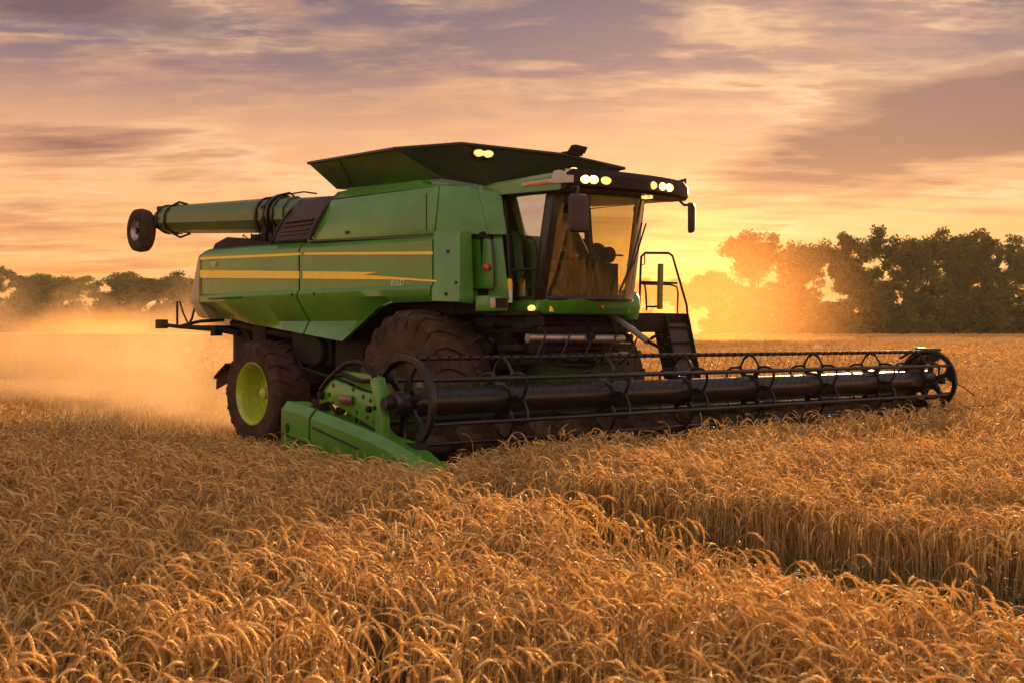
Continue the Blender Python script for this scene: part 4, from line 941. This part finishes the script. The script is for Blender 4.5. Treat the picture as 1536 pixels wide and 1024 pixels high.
# ------------------------------------------------------------------ wheat
class WB:
    """vertex/face collector with material index"""
    def __init__(s): s.v = []; s.f = []; s.m = []
    def ribbon(s, pts, wid, n, mi, cross):
        """n-gon section tube; wid per point"""
        o = len(s.v); P = [Vector(p) for p in pts]
        for i, p in enumerate(P):
            d = (P[min(i + 1, len(P) - 1)] - P[max(i - 1, 0)]).normalized()
            a = cross - d * cross.dot(d); a = a.normalized() if a.length > 1e-4 else Vector((1, 0, 0)); c = d.cross(a)
            if n == 2: s.v += [tuple(p - a * wid[i]), tuple(p + a * wid[i])]
            else: s.v += [tuple(p + (a * math.cos(2 * PI * k / n) + c * math.sin(2 * PI * k / n)) * wid[i]) for k in range(n)]
        for i in range(len(P) - 1):
            if n == 2: s.f.append((o + 2 * i, o + 2 * i + 1, o + 2 * i + 3, o + 2 * i + 2)); s.m.append(mi)
            else:
                for k in range(n):
                    j = (k + 1) % n; s.f.append((o + i * n + k, o + i * n + j, o + (i + 1) * n + j, o + (i + 1) * n + k)); s.m.append(mi)
    def tri(s, a, b_, c, mi):
        o = len(s.v); s.v += [tuple(a), tuple(b_), tuple(c)]; s.f.append((o, o + 1, o + 2)); s.m.append(mi)
    def mesh(s, name, mats):
        me = bpy.data.meshes.new(name); me.from_pydata(s.v, [], s.f)
        for mm in mats: me.materials.append(mm)
        me.polygons.foreach_set('material_index', s.m); me.polygons.foreach_set('use_smooth', [True] * len(s.f)); me.update(); return me
rn = random.Random(5)
def stem(wb, x, y, h, lod, sc=1.0):
    az = rn.gauss(.6, 1.7); d = Vector((math.cos(az), math.sin(az), 0)); side = Vector((-d.y, d.x, 0))
    lean = rn.uniform(.0, .10); rb = rn.uniform(.05, .09) * sc
    base = Vector((x, y, 0)); top = base + Vector((0, 0, h - rb)) + d * lean * h + side * rn.gauss(0, .02)
    thick = .0022 * sc * (1.0 if lod == 0 else 1.5 if lod == 1 else 2.6)
    mid = base.lerp(top, .5) + side * rn.gauss(0, .012) + d * (-.012)
    wb.ribbon([base, mid, top], [thick * 1.1, thick, thick * .85], 3, 0, side)
    # arching neck and ear: droop angle grows along the arc
    droop = rn.choice((rn.uniform(1.8, 2.5), rn.uniform(2.4, 3.2), rn.uniform(2.4, 3.2), rn.uniform(.5, 1.6)))
    nseg = 9 if lod == 0 else 5 if lod == 1 else 3
    L1 = rb * droop * .85; L2 = rn.uniform(.065, .09) * sc
    pts = [top]; a = .15 + lean * .5; p = top.copy(); tot = L1 + L2
    for i in range(nseg):
        a += droop / nseg; st_ = tot / nseg
        p = p + (Vector((0, 0, 1)) * math.cos(a) + d * math.sin(a)) * st_; pts.append(p.copy())
    fe = L1 / tot; k0 = int(round(fe * nseg))
    neck = pts[:k0 + 1]
    if len(neck) > 1: wb.ribbon(neck, [thick * .85] * len(neck), 3, 0, side)
    ear = pts[k0:]
    ew = (.0058 if lod == 0 else .0075 if lod == 1 else .012) * sc
    if len(ear) < 2: return
    if lod == 0:
        fine = []
        for i in range(len(ear) - 1):
            fine += [ear[i].lerp(ear[i + 1], t) for t in (0, .25, .5, .75)]
        fine.append(ear[-1]); n_ = len(fine)
        wid = [ew * (.45 + .55 * math.sin(PI * min(1, (i + .6) / n_))) * (1.28 if i % 2 else .66) for i in range(n_)]
        wb.ribbon(fine, wid, 4, 1, side)
    else:
        n_ = len(ear); wb.ribbon(ear, [ew * (.5, 1, .9, .8, .6, .5, .5)[min(i, 6)] for i in range(n_)], 3, 1, side)
    # awns
    na = 20 if lod == 0 else 6 if lod == 1 else 3
    for i in range(na):
        f = rn.random(); q = ear[min(int(f * (len(ear) - 1)), len(ear) - 2)]; q2 = ear[min(int(f * (len(ear) - 1)) + 1, len(ear) - 1)]
        dd = (q2 - q).normalized(); pp = q.lerp(q2, rn.random())
        out_ = (side * rn.gauss(0, 1) + dd.cross(side) * rn.gauss(0, 1)).normalized()
        tip = pp + (dd * 1.0 + out_ * rn.uniform(.10, .28)).normalized() * rn.uniform(.03, .06) * sc
        wd = (.0012 if lod == 0 else .0017 if lod == 1 else .003) * sc
        cr = dd.cross(out_).normalized() * wd
        wb.tri(pp - cr, pp + cr, tip, 1)
    # dry leaf
    for _ in range(1):
        if rn.random() < .55:
            z = rn.uniform(.15, .7) * h; a2 = rn.uniform(0, 2 * PI); dl = Vector((math.cos(a2), math.sin(a2), 0)); b0 = base.lerp(top, z / h)
            ln = rn.uniform(.06, .15) * sc; pts = [b0, b0 + dl * ln * .35 + Vector((0, 0, ln * .30)), b0 + dl * ln * .75 + Vector((0, 0, ln * .15)), b0 + dl * ln + Vector((0, 0, -ln * .35))]
            wv = .0045 * sc * (1 if lod == 0 else 1.3); wb.ribbon(pts, [wv * .6, wv, wv * .8, wv * .1], 2, 2 if rn.random() < .10 else 0, Vector((-dl.y, dl.x, 0)))
MATS = [M['stalk'], M['ear'], M['blade']]
protos = []
def clump(lod, nst, spread, sc):
    wb = WB()
    for _ in range(nst):
        r_ = math.sqrt(rn.random()) * spread; a = rn.random() * 2 * PI
        stem(wb, r_ * math.cos(a), r_ * math.sin(a), rn.gauss(.60, .06), lod, sc)
    return wb.mesh('wheat_clump', MATS)
meshes = [clump(0, 15, .14, 1.1) for _ in range(7)] + [clump(1, 15, .18, 1.1) for _ in range(5)] + [clump(2, 16, .5, 1.7) for _ in range(4)]
def weed(n):
    wb = WB()
    for _ in range(n):
        a = rn.random() * 2 * PI; dl = Vector((math.cos(a), math.sin(a), 0)); ln = rn.uniform(.12, .38); b0 = Vector((rn.gauss(0, .06), rn.gauss(0, .06), 0))
        pts = [b0, b0 + Vector((0, 0, ln * .5)) + dl * ln * .1, b0 + Vector((0, 0, ln * .85)) + dl * ln * .35, b0 + Vector((0, 0, ln * .8)) + dl * ln * .7]
        wb.ribbon(pts, [.004, .006, .004, .0005], 2, 2, Vector((-dl.y, dl.x, 0)))
    return wb.mesh('weed_tuft', MATS)
def stub(n):
    wb = WB()
    for _ in range(n):
        x, y = rn.gauss(0, .13), rn.gauss(0, .13); h = rn.uniform(.06, .17)
        wb.ribbon([(x, y, 0), (x + rn.gauss(0, .02), y + rn.gauss(0, .02), h)], [.003, .0025], 3, 0, Vector((1, 0, 0)))
    for _ in range(n // 2):
        x, y = rn.gauss(0, .15), rn.gauss(0, .15); a = rn.random() * PI; l_ = rn.uniform(.05, .15)
        wb.ribbon([(x, y, .02), (x + math.cos(a) * l_, y + math.sin(a) * l_, .03 + rn.random() * .05)], [.003, .003], 2, 0, Vector((-math.sin(a), math.cos(a), 0)))
    return wb.mesh('stubble_clump', MATS)

def scatter(name, meshes, pts, label_kind='stuff', **props):
    """pts: rows x, y, z, rotation, scale, height scale, mesh index; ONE object whose modifier places the plants"""
    pts = np.array(pts, dtype=np.float32)
    me = bpy.data.meshes.new(name); me.from_pydata(pts[:, :3].tolist(), [], [])
    for nm, col, typ in (('rotz', 3, 'FLOAT'), ('scl', 4, 'FLOAT'), ('hscl', 5, 'FLOAT'), ('pick', 6, 'INT')):
        at = me.attributes.new(nm, typ, 'POINT'); at.data.foreach_set('value', pts[:, col].astype(np.int32 if typ == 'INT' else np.float32))
    for mm in MATS: me.materials.append(mm)
    o = bpy.data.objects.new(name, me); C.objects.link(o)
    ng = bpy.data.node_groups.new(name, 'GeometryNodeTree')
    ng.interface.new_socket('Geometry', in_out='INPUT', socket_type='NodeSocketGeometry'); ng.interface.new_socket('Geometry', in_out='OUTPUT', socket_type='NodeSocketGeometry')
    gi = ng.nodes.new('NodeGroupInput'); go = ng.nodes.new('NodeGroupOutput')
    gin = ng.nodes.new('GeometryNodeGeometryToInstance')
    for me2 in reversed(meshes):
        src = bpy.data.objects.new(me2.name, me2)
        oi = ng.nodes.new('GeometryNodeObjectInfo'); oi.inputs['Object'].default_value = src; oi.inputs['As Instance'].default_value = True
        ng.links.new(oi.outputs['Geometry'], gin.inputs[0])
    join = ng.nodes.new('GeometryNodeJoinGeometry')
    for nd in [n for n in ng.nodes if n.bl_idname == 'GeometryNodeObjectInfo']: ng.links.new(nd.outputs['Geometry'], join.inputs[0])
    ng.nodes.remove(gin)
    iop = ng.nodes.new('GeometryNodeInstanceOnPoints'); ng.links.new(gi.outputs[0], iop.inputs['Points']); ng.links.new(join.outputs[0], iop.inputs['Instance'])
    iop.inputs['Pick Instance'].default_value = True
    def attr(nm, typ):
        a = ng.nodes.new('GeometryNodeInputNamedAttribute'); a.data_type = typ; a.inputs[0].default_value = nm; return a.outputs['Attribute']
    ng.links.new(attr('pick', 'INT'), iop.inputs['Instance Index'])
    cx_ = ng.nodes.new('ShaderNodeCombineXYZ'); ng.links.new(attr('rotz', 'FLOAT'), cx_.inputs[2]); ng.links.new(cx_.outputs[0], iop.inputs['Rotation'])
    cs = ng.nodes.new('ShaderNodeCombineXYZ'); s_ = attr('scl', 'FLOAT'); ng.links.new(s_, cs.inputs[0]); ng.links.new(s_, cs.inputs[1]); ng.links.new(attr('hscl', 'FLOAT'), cs.inputs[2]); ng.links.new(cs.outputs[0], iop.inputs['Scale'])
    ng.links.new(iop.outputs[0], go.inputs[0])
    md = o.modifiers.new('plants', 'NODES'); md.node_group = ng
    o['kind'] = 'stuff'
    for k, v in props.items(): o[k] = v
    return o

# the tramline that opens in front of the reel: near edge and far edge, in plan
def lane(x, y):
    px = CX + FP * x / y
    if px < 640 or px > 1800: return False
    xs = [640, 700, 870, 1100, 1250, 1536, 1800]
    near = np.interp(px, xs, [9.9, 9.0, 7.8, 6.6, 6.1, 5.15, 4.55]); far = np.interp(px, xs, [11.0, 10.6, 9.6, 8.55, 8.05, 7.25, 6.6])
    return near < y < far
LANE = [(W_x, W_y) for W_x, W_y in ()]
def cut(x, y, mg=0.):
    u, v = UV(x, y)
    return u < 7.02 + mg and -6.85 < v < 4.12
pts = []
def region(y0, y1, den, idx0, nidx, sc, margin):
    yy = y0
    area = 0
    # uniform points in the trapezoid seen by the camera plus a margin on each side
    amax = (y1 * .45 + margin) * 2; cnt = int(den * (y1 - y0) * amax)
    Y_ = rng.uniform(y0, y1, cnt); X_ = rng.uniform(-amax / 2, amax / 2, cnt)
    for x, y in zip(X_.tolist(), Y_.tolist()):
        if abs(x) > y * .45 + margin: continue
        if cut(x, y) or (y < 16 and lane(x, y)): continue
        u, v = UV(x, y)
        hn = noise.noise(Vector((x * .9, y * .9, 3))) * .16 + noise.noise(Vector((x * .13, y * .13, 9))) * .10
        hh = 1.0 + hn
        if v > 3 and u < 9 and y < 40:            # shorter along the divider
            hh -= .26 * max(0, 1 - abs(v - 4.2) / 2.0)
        if 6.9 < u < 8.2 and v < 4.2: hh -= .10
        pts.append((x, y, gz(x, y) - .01, rn.uniform(-.9, .9), sc * rn.uniform(.9, 1.1), hh * rn.uniform(.92, 1.08), idx0 + rn.randrange(nidx)))
region(1.9, 12.5, 30, 0, 7, 1.0, 1.2)
region(12.5, 34, 17, 7, 5, 1.0, 2.0)
region(34, 75, 2.6, 12, 4, 1.0, 4.0)
region(75, 230, .35, 12, 4, 1.15, 8.0)
pts = [(p[0], p[1], p[2] - (.42 if p[1] > 120 else .42 * max(0, (math.hypot(p[0], p[1]) - 55) / 90)) * 0.75, *p[3:]) for p in pts]
print('wheat instances', len(pts))
scatter('wheat', meshes, pts)
# stubble behind the cutter bar and around the wheels
sp_ = []
for _ in range(5200):
    u = rn.uniform(-24, 6.6) if rn.random() < .75 else rn.uniform(-2, 6.6); v = rn.uniform(-6.8, 4.1); x, y = W(u, v)
    if abs(x) > y * .5 + 2: continue
    sp_.append((x, y, -.01, rn.uniform(0, 6.28), rn.uniform(.9, 1.4), rn.uniform(.8, 1.3), rn.randrange(3)))
scatter('stubble', [stub(26) for _ in range(3)], sp_)
# weeds in the lane and between the near stalks
wp = []
for _ in range(4200):
    y = rn.uniform(2.2, 12); x = rn.uniform(-y * .5, y * .5)
    ln_ = lane(x, y)
    if cut(x, y): continue
    if ln_ or rn.random() < .16: wp.append((x, y, -.01, rn.uniform(0, 6.28), rn.uniform(.7, 1.3), rn.uniform(.5, 1.1), rn.randrange(3)))
scatter('weeds', [weed(16) for _ in range(3)], wp)

# ------------------------------------------------------------------ trees
def tree_mesh(seed, H, Wd, nleaf, leaf, low, open_=.5):
    """returns trunk MB and leaf mesh; real metres"""
    r = random.Random(seed); tb = MB(); tips = []
    def limb(p, d, ln, rad, lvl):
        pts = [p]; q = p.copy(); dd = d.copy(); k = 4
        for i in range(k):
            dd = (dd + Vector((r.gauss(0, .13), r.gauss(0, .13), r.gauss(.04, .08)))).normalized(); q = q + dd * ln / k; pts.append(q.copy())
        tb.tube(pts, [rad * (1 - .6 * i / k) for i in range(k + 1)], 6 if lvl < 2 else 4, caps=False)
        if lvl >= 3 or (lvl == 2 and r.random() < .25): tips.append((q, lvl)); return
        nb_ = 3 if lvl == 0 else r.choice((2, 3, 3))
        for i in range(nb_ + (2 if lvl == 0 else 0)):
            t_ = r.uniform(.45, 1.0) if i else 1.0
            o_ = pts[0].lerp(pts[-1], t_) if t_ < 1 else q
            j = min(k - 1, int(t_ * k)); o_ = pts[j].lerp(pts[j + 1], t_ * k - j) if t_ < 1 else q
            a = r.uniform(0, 2 * PI); sp__ = r.uniform(.35, .85) * (1 if lvl else .9)
            nd = (dd * math.cos(sp__) + Vector((math.cos(a), math.sin(a), .15)) * math.sin(sp__)).normalized()
            limb(o_, nd, ln * r.uniform(.55, .78), rad * .55, lvl + 1)
        tips.append((q, lvl))
    limb(Vector((0, 0, -.5)), Vector((r.gauss(0, .04), r.gauss(0, .04), 1)), H * low, H * .020, 0)
    # fit to H and Wd
    zs = max(t[0].z for t in tips); xs = max(max(abs(t[0].x), abs(t[0].y)) for t in tips)
    sz = H * .93 / zs; sx = Wd * .44 / xs
    tb.v = [(p[0] * sx, p[1] * sx, p[2] * sz) for p in tb.v]
    vs = []; fs = []
    tips = [(Vector((t.x * sx, t.y * sx, t.z * sz)), l) for t, l in tips if t.z * sz > H * .2]
    blobs = []
    for t, l in tips:
        for _ in range(2):
            blobs.append((t + Vector((r.gauss(0, .05), r.gauss(0, .05), r.gauss(0, .03))) * H, r.uniform(.045, .080) * H))
    per = max(6, nleaf // len(blobs))
    for c_, rad in blobs:
        for _ in range(per):
            d = Vector((r.gauss(0, 1), r.gauss(0, 1), r.gauss(0, .75))); d.normalize(); pos = c_ + d * rad * (r.random() ** .45)
            if pos.z < .6: continue
            n_ = Vector((r.gauss(0, 1), r.gauss(0, 1), r.gauss(.5, 1))).normalized(); a = n_.orthogonal().normalized(); b_ = n_.cross(a); s_ = leaf * r.uniform(.6, 1.3)
            an = r.uniform(0, 2 * PI); a, b_ = a * math.cos(an) + b_ * math.sin(an), b_ * math.cos(an) - a * math.sin(an)
            o = len(vs); vs += [tuple(pos - a * s_), tuple(pos + b_ * s_ * .55), tuple(pos + a * s_), tuple(pos - b_ * s_ * .55)]; fs.append((o, o + 1, o + 2, o + 3))
    cm = bpy.data.meshes.new('crown'); cm.from_pydata(vs, [], fs)
    return tb, cm
def bush_mesh(seed, H, Wd, nleaf, leaf):
    """a shrub leafed down to the ground: clumps piled in a low dome on a few stems"""
    r = random.Random(seed); tb = MB(); vs = []; fs = []; blobs = []
    for k in range(22):
        a = r.uniform(0, 2 * PI); rd = math.sqrt(r.random()) * Wd * .42; x, y = rd * math.cos(a), rd * math.sin(a)
        top = H * (1 - (rd / (Wd * .52)) ** 2) * r.uniform(.55, 1.0)
        tb.tube([(x * .15, y * .15, -.4), (x * .5, y * .5, top * .5), (x, y, top * .9)], [.16, .10, .04], 5, caps=False)
        z = .6
        while z < top: blobs.append((Vector((x * (.8 + .2 * z / H), y * (.8 + .2 * z / H), z)), r.uniform(.10, .19) * H)); z += r.uniform(.14, .26) * H
    per = nleaf // len(blobs)
    for c_, rad in blobs:
        for _ in range(per):
            d = Vector((r.gauss(0, 1), r.gauss(0, 1), r.gauss(0, .8))).normalized(); pos = c_ + d * rad * (r.random() ** .4)
            if pos.z < .1: pos.z = .1 + r.random() * .4
            n_ = Vector((r.gauss(0, 1), r.gauss(0, 1), r.gauss(.5, 1))).normalized(); a = n_.orthogonal().normalized(); b_ = n_.cross(a); s_ = leaf * r.uniform(.6, 1.3)
            an = r.uniform(0, 2 * PI); a, b_ = a * math.cos(an) + b_ * math.sin(an), b_ * math.cos(an) - a * math.sin(an)
            o = len(vs); vs += [tuple(pos - a * s_), tuple(pos + b_ * s_ * .55), tuple(pos + a * s_), tuple(pos - b_ * s_ * .55)]; fs.append((o, o + 1, o + 2, o + 3))
    cm = bpy.data.meshes.new('crown'); cm.from_pydata(vs, [], fs); return tb, cm
def make_tree(kind, seed, H, Wd, nleaf, leaf, low, lm):
    tb, cm = tree_mesh(seed, H, Wd, nleaf, leaf, low) if kind != 'bush' else bush_mesh(seed, H, Wd, nleaf, leaf)
    root = bpy.data.objects.new(kind, None); C.objects.link(root)
    cm.materials.append(lm); cr = bpy.data.objects.new('crown', cm); C.objects.link(cr); cr.parent = root
    me = bpy.data.meshes.new('trunk'); me.from_pydata(tb.v, [], tb.f); me.materials.append(M['bark']); me.shade_smooth()
    tr = bpy.data.objects.new('trunk', me); C.objects.link(tr); tr.parent = root
    return root
def dup(root, loc, rz_, sc, label, cat, group):
    r_ = root.copy(); C.objects.link(r_)
    for ch in root.children:
        c_ = ch.copy(); C.objects.link(c_); c_.parent = r_
    place(r_, loc, rz_, sc, label, cat, group); return r_
def place(o, loc, rz_, sc, label, cat, group):
    o.location = loc; o.rotation_euler = (0, 0, rz_); o.scale = sc; tag(o, label, cat, group)
def at(px, dist): return ((px - CX) / FP * dist, dist, gz(0, dist) - .3)
ORD = ('first second third fourth fifth sixth seventh eighth ninth tenth eleventh twelfth thirteenth fourteenth fifteenth sixteenth seventeenth eighteenth nineteenth').split()
TP_ = [make_tree('tall_tree', s, 22, 20, 13000, .33, l, M['leaf']) for s, l in ((21, .34), (33, .30), (47, .36))]
BU = [make_tree('bush', s, 9, 13, 5200, .42, .22, M['leaf2']) for s in (5, 9, 14)]
used = set()
def put(protos, i, *a):
    p = protos[i % len(protos)]
    if p.name in used: return dup(p, *a)
    used.add(p.name); place(p, *a); return p
k_ = FP / 280.
right = [(1128, 280, 142, 'broad tree glowing orange at the left end of the right hand row', 0, 1.05),
         (1200, 292, 140, 'rounded tree second from the left in the right hand row', 1, .9),
         (1300, 282, 142, 'tree with forked limbs right of the gap of open sky in the row', 2, 1.0),
         (1352, 300, 148, 'tallest leafy tree in the middle of the right hand row', 1, 1.05),
         (1425, 284, 146, 'tree with twin bare trunks showing through its crown, third from the right edge', 0, .95),
         (1505, 280, 140, 'slender tree with a domed top near the right edge', 2, .85),
         (1575, 286, 142, 'tree cut by the right edge of the picture', 1, 1.0)]
rr_ = random.Random(4)
for (px, d_, hpx, lab, i, wsc) in right:
    s_ = (hpx + 8) * d_ / FP / 20.8; put(TP_, i, at(px, d_), rr_.uniform(0, 6.28), (s_ * wsc, s_ * wsc, s_), lab, 'tree', 'trees of the right hand row')
pos = ['at the foot of the glowing left tree', 'just left of the rounded tree', 'below the rounded tree', 'in the gap of the row', 'below the forked tree', 'between the forked and the tallest tree', 'below the tallest tree', 'left of the twin trunks', 'below the twin trunks', 'between twin trunks and slender tree', 'below the slender tree', 'at the right edge of the picture']
for i, ps in enumerate(pos):
    px = 1080 + i * 42 + rr_.uniform(-8, 8); d_ = 268 + rr_.uniform(-6, 10); s_ = rr_.uniform(.85, 1.35) * 1.05
    put(BU, i, at(px, d_), rr_.uniform(0, 6.28), (s_ * 1.15, s_ * 1.15, s_ * rr_.uniform(.9, 1.1)), 'dark bushy shrub ' + ps, 'bush', 'bushes under the right hand row')
for i in range(9):
    px = 1075 + i * 60; d_ = 318
    put(TP_, i, at(px, d_), rr_.uniform(0, 6.28), (1.1, 1.1, .42 if i == 3 else rr_.uniform(.60, .80)), ORD[i] + ' low tree from the left behind the right hand row of tall trees', 'tree', 'trees behind the right hand row')
# far row on the left, running on behind the machine
lt = [(-70, 96), (-20, 90), (28, 88), (70, 84), (112, 88), (160, 92), (205, 84), (250, 88), (296, 84), (345, 80), (400, 82)]
nm_ = ['outermost tree beyond the left edge', 'tree at the very left edge of the picture', 'second tree from the left edge', 'third tree from the left edge, low crown', 'fourth tree from the left edge', 'tallest hazy crown of the left row', 'small tree right of the tallest hazy crown', 'tree just left of the harvester hood', 'tree partly behind the harvester rear', 'tree behind the harvester body nearer its rear end', 'tree behind the middle of the harvester body']
for i, ((px, h_), lab) in enumerate(zip(lt, nm_)):
    d_ = 400 + rr_.uniform(-12, 12); s_ = h_ * d_ / FP / 20.8
    put(TP_, i, at(px, d_), rr_.uniform(0, 6.28), (s_ * 2.0, s_ * 1.4, s_), lab + ', far hazy row', 'tree', 'trees of the far left row')
for i, (px, h_, lab) in enumerate(((975, 78, 'faint tree in the glow behind the ladder'), (1020, 74, 'faint tree in the glow right of the ladder'), (1062, 80, 'faint tree where the glow meets the right hand row'), (930, 70, 'faint tree behind the cab pillar'))):
    d_ = 470; s_ = h_ * d_ / FP / 20.8
    put(TP_, i, at(px, d_), rr_.uniform(0, 6.28), (s_ * 1.4, s_ * 1.2, s_), lab, 'tree', 'faint trees in the sun glow')
# low scrub closing the foot of the left row
for i in range(19):
    px = -60 + i * 25; d_ = 392; s_ = rr_.uniform(.75, 1.1)
    put(BU, i, at(px, d_), rr_.uniform(0, 6.28), (s_ * 1.7, s_, s_ * 1.5), ORD[i] + ' low scrub from the left at the foot of the far left tree row', 'bush', 'scrub under the far left row')

# ------------------------------------------------------------------ air: haze, dust and an added glow cloud
def volbox(name, lo_, hi_, mt):
    (x0, y0, z0), (x1, y1, z1) = lo_, hi_
    m = MB(); m.box(lo_, hi_); o = m.build(name, mt, world=True); o['kind'] = 'stuff'; return o
hm = bpy.data.materials.new('haze'); hm.use_nodes = True; t = hm.node_tree
for n in list(t.nodes): t.nodes.remove(n)
q = NB(t); pv = q.n('ShaderNodeVolumePrincipled', ins={'Color': (1.0, .80, .55, 1), 'Density': .00013, 'Anisotropy': .1}); o_ = q.n('ShaderNodeOutputMaterial'); t.links.new(pv.outputs[0], o_.inputs['Volume'])
volbox('haze', (-320, -40, -1.6), (330, 520, 32), hm)
dm = bpy.data.materials.new('dust'); dm.use_nodes = True; t = dm.node_tree
for n in list(t.nodes): t.nodes.remove(n)
q = NB(t); oc = q.n('ShaderNodeTexCoord').outputs['Object']
s3 = q.n('ShaderNodeSeparateXYZ', ins={0: oc}).outputs
# ellipsoid fall-off in the cloud's own space (-1..1)
ln3 = q.n('ShaderNodeVectorMath', operation='LENGTH', ins={0: oc}).outputs['Value']
nzv = q.n('ShaderNodeTexNoise', ins={'Vector': q.n('ShaderNodeMapping', ins={0: oc, 'Scale': (3.4, 2.2, 1.3)}).outputs[0], 'Scale': 1.3, 'Detail': 5.0, 'Roughness': .68}).outputs[0]
fall = q.m('SUBTRACT', 1.0, ln3, clamp=True)
dn = q.m('SUBTRACT', q.m('ADD', q.m('SUBTRACT', 1.0, ln3), q.m('MULTIPLY', q.m('SUBTRACT', nzv, .5), 3.4)), .35, clamp=True)
dn = q.m('MULTIPLY', dn, q.m('GREATER_THAN', fall, .0))
dn = q.m('MULTIPLY', dn, q.m('MULTIPLY', fall, 3.0, clamp=True))
dn = q.m('MULTIPLY', dn, .29)
pv = q.n('ShaderNodeVolumePrincipled', ins={'Color': (.66, .45, .28, 1), 'Density': dn, 'Anisotropy': .35}); o_ = q.n('ShaderNodeOutputMaterial'); t.links.new(pv.outputs[0], o_.inputs['Volume'])
def dustcloud(u, v, z, su, sv, sz):
    m = MB(); m.box((-1, -1, -1), (1, 1, 1)); o = m.build('dust_cloud', dm, world=True)
    x, y = W(u, v); o.location = (x, y, z); o.scale = (su, sv, sz); o.rotation_euler = (0, 0, math.atan2(UD[1], UD[0])); o['kind'] = 'stuff'
dustcloud(-5.2, .2, .4, 5.4, 3.4, 2.6)
dustcloud(-13.5, -1.0, .5, 9.5, 6.0, 3.4)
dustcloud(-2.2, .4, .2, 3.0, 2.6, 1.3)
dm2 = dm.copy(); dm2.name = 'drifting_glow_dust'
for n in dm2.node_tree.nodes:
    if n.type == 'MATH' and n.operation == 'MULTIPLY' and abs(n.inputs[1].default_value - .29) < 1e-4: n.inputs[1].default_value = .036
    if n.type == 'MATH' and n.operation == 'SUBTRACT' and n.use_clamp and abs(n.inputs[1].default_value - .35) < 1e-4: n.inputs[1].default_value = .0
    if n.type == 'MATH' and n.operation == 'MULTIPLY' and abs(n.inputs[1].default_value - 3.0) < 1e-4: n.inputs[1].default_value = 1.4
    if n.type == 'MATH' and n.operation == 'MULTIPLY' and abs(n.inputs[1].default_value - 3.4) < 1e-4: n.inputs[1].default_value = .1
    if n.type == 'PRINCIPLED_VOLUME': n.inputs['Color'].default_value = (1.0, .52, .20, 1); n.inputs['Anisotropy'].default_value = .45
dm = dm2
ux, uy = at(1035, 118)[:2]; dustcloud(*UV(ux, uy), 3, 20, 20, 15)  # orange dust added in front of the trees to carry the sun glow
ux, uy = at(150, 230)[:2]; dm = dm2.copy(); [setattr(n.inputs[1], 'default_value', .035) for n in dm.node_tree.nodes if n.type == 'MATH' and n.operation == 'MULTIPLY' and abs(n.inputs[1].default_value - .036) < 1e-4]; dustcloud(*UV(ux, uy), 1, 45, 16, 6)
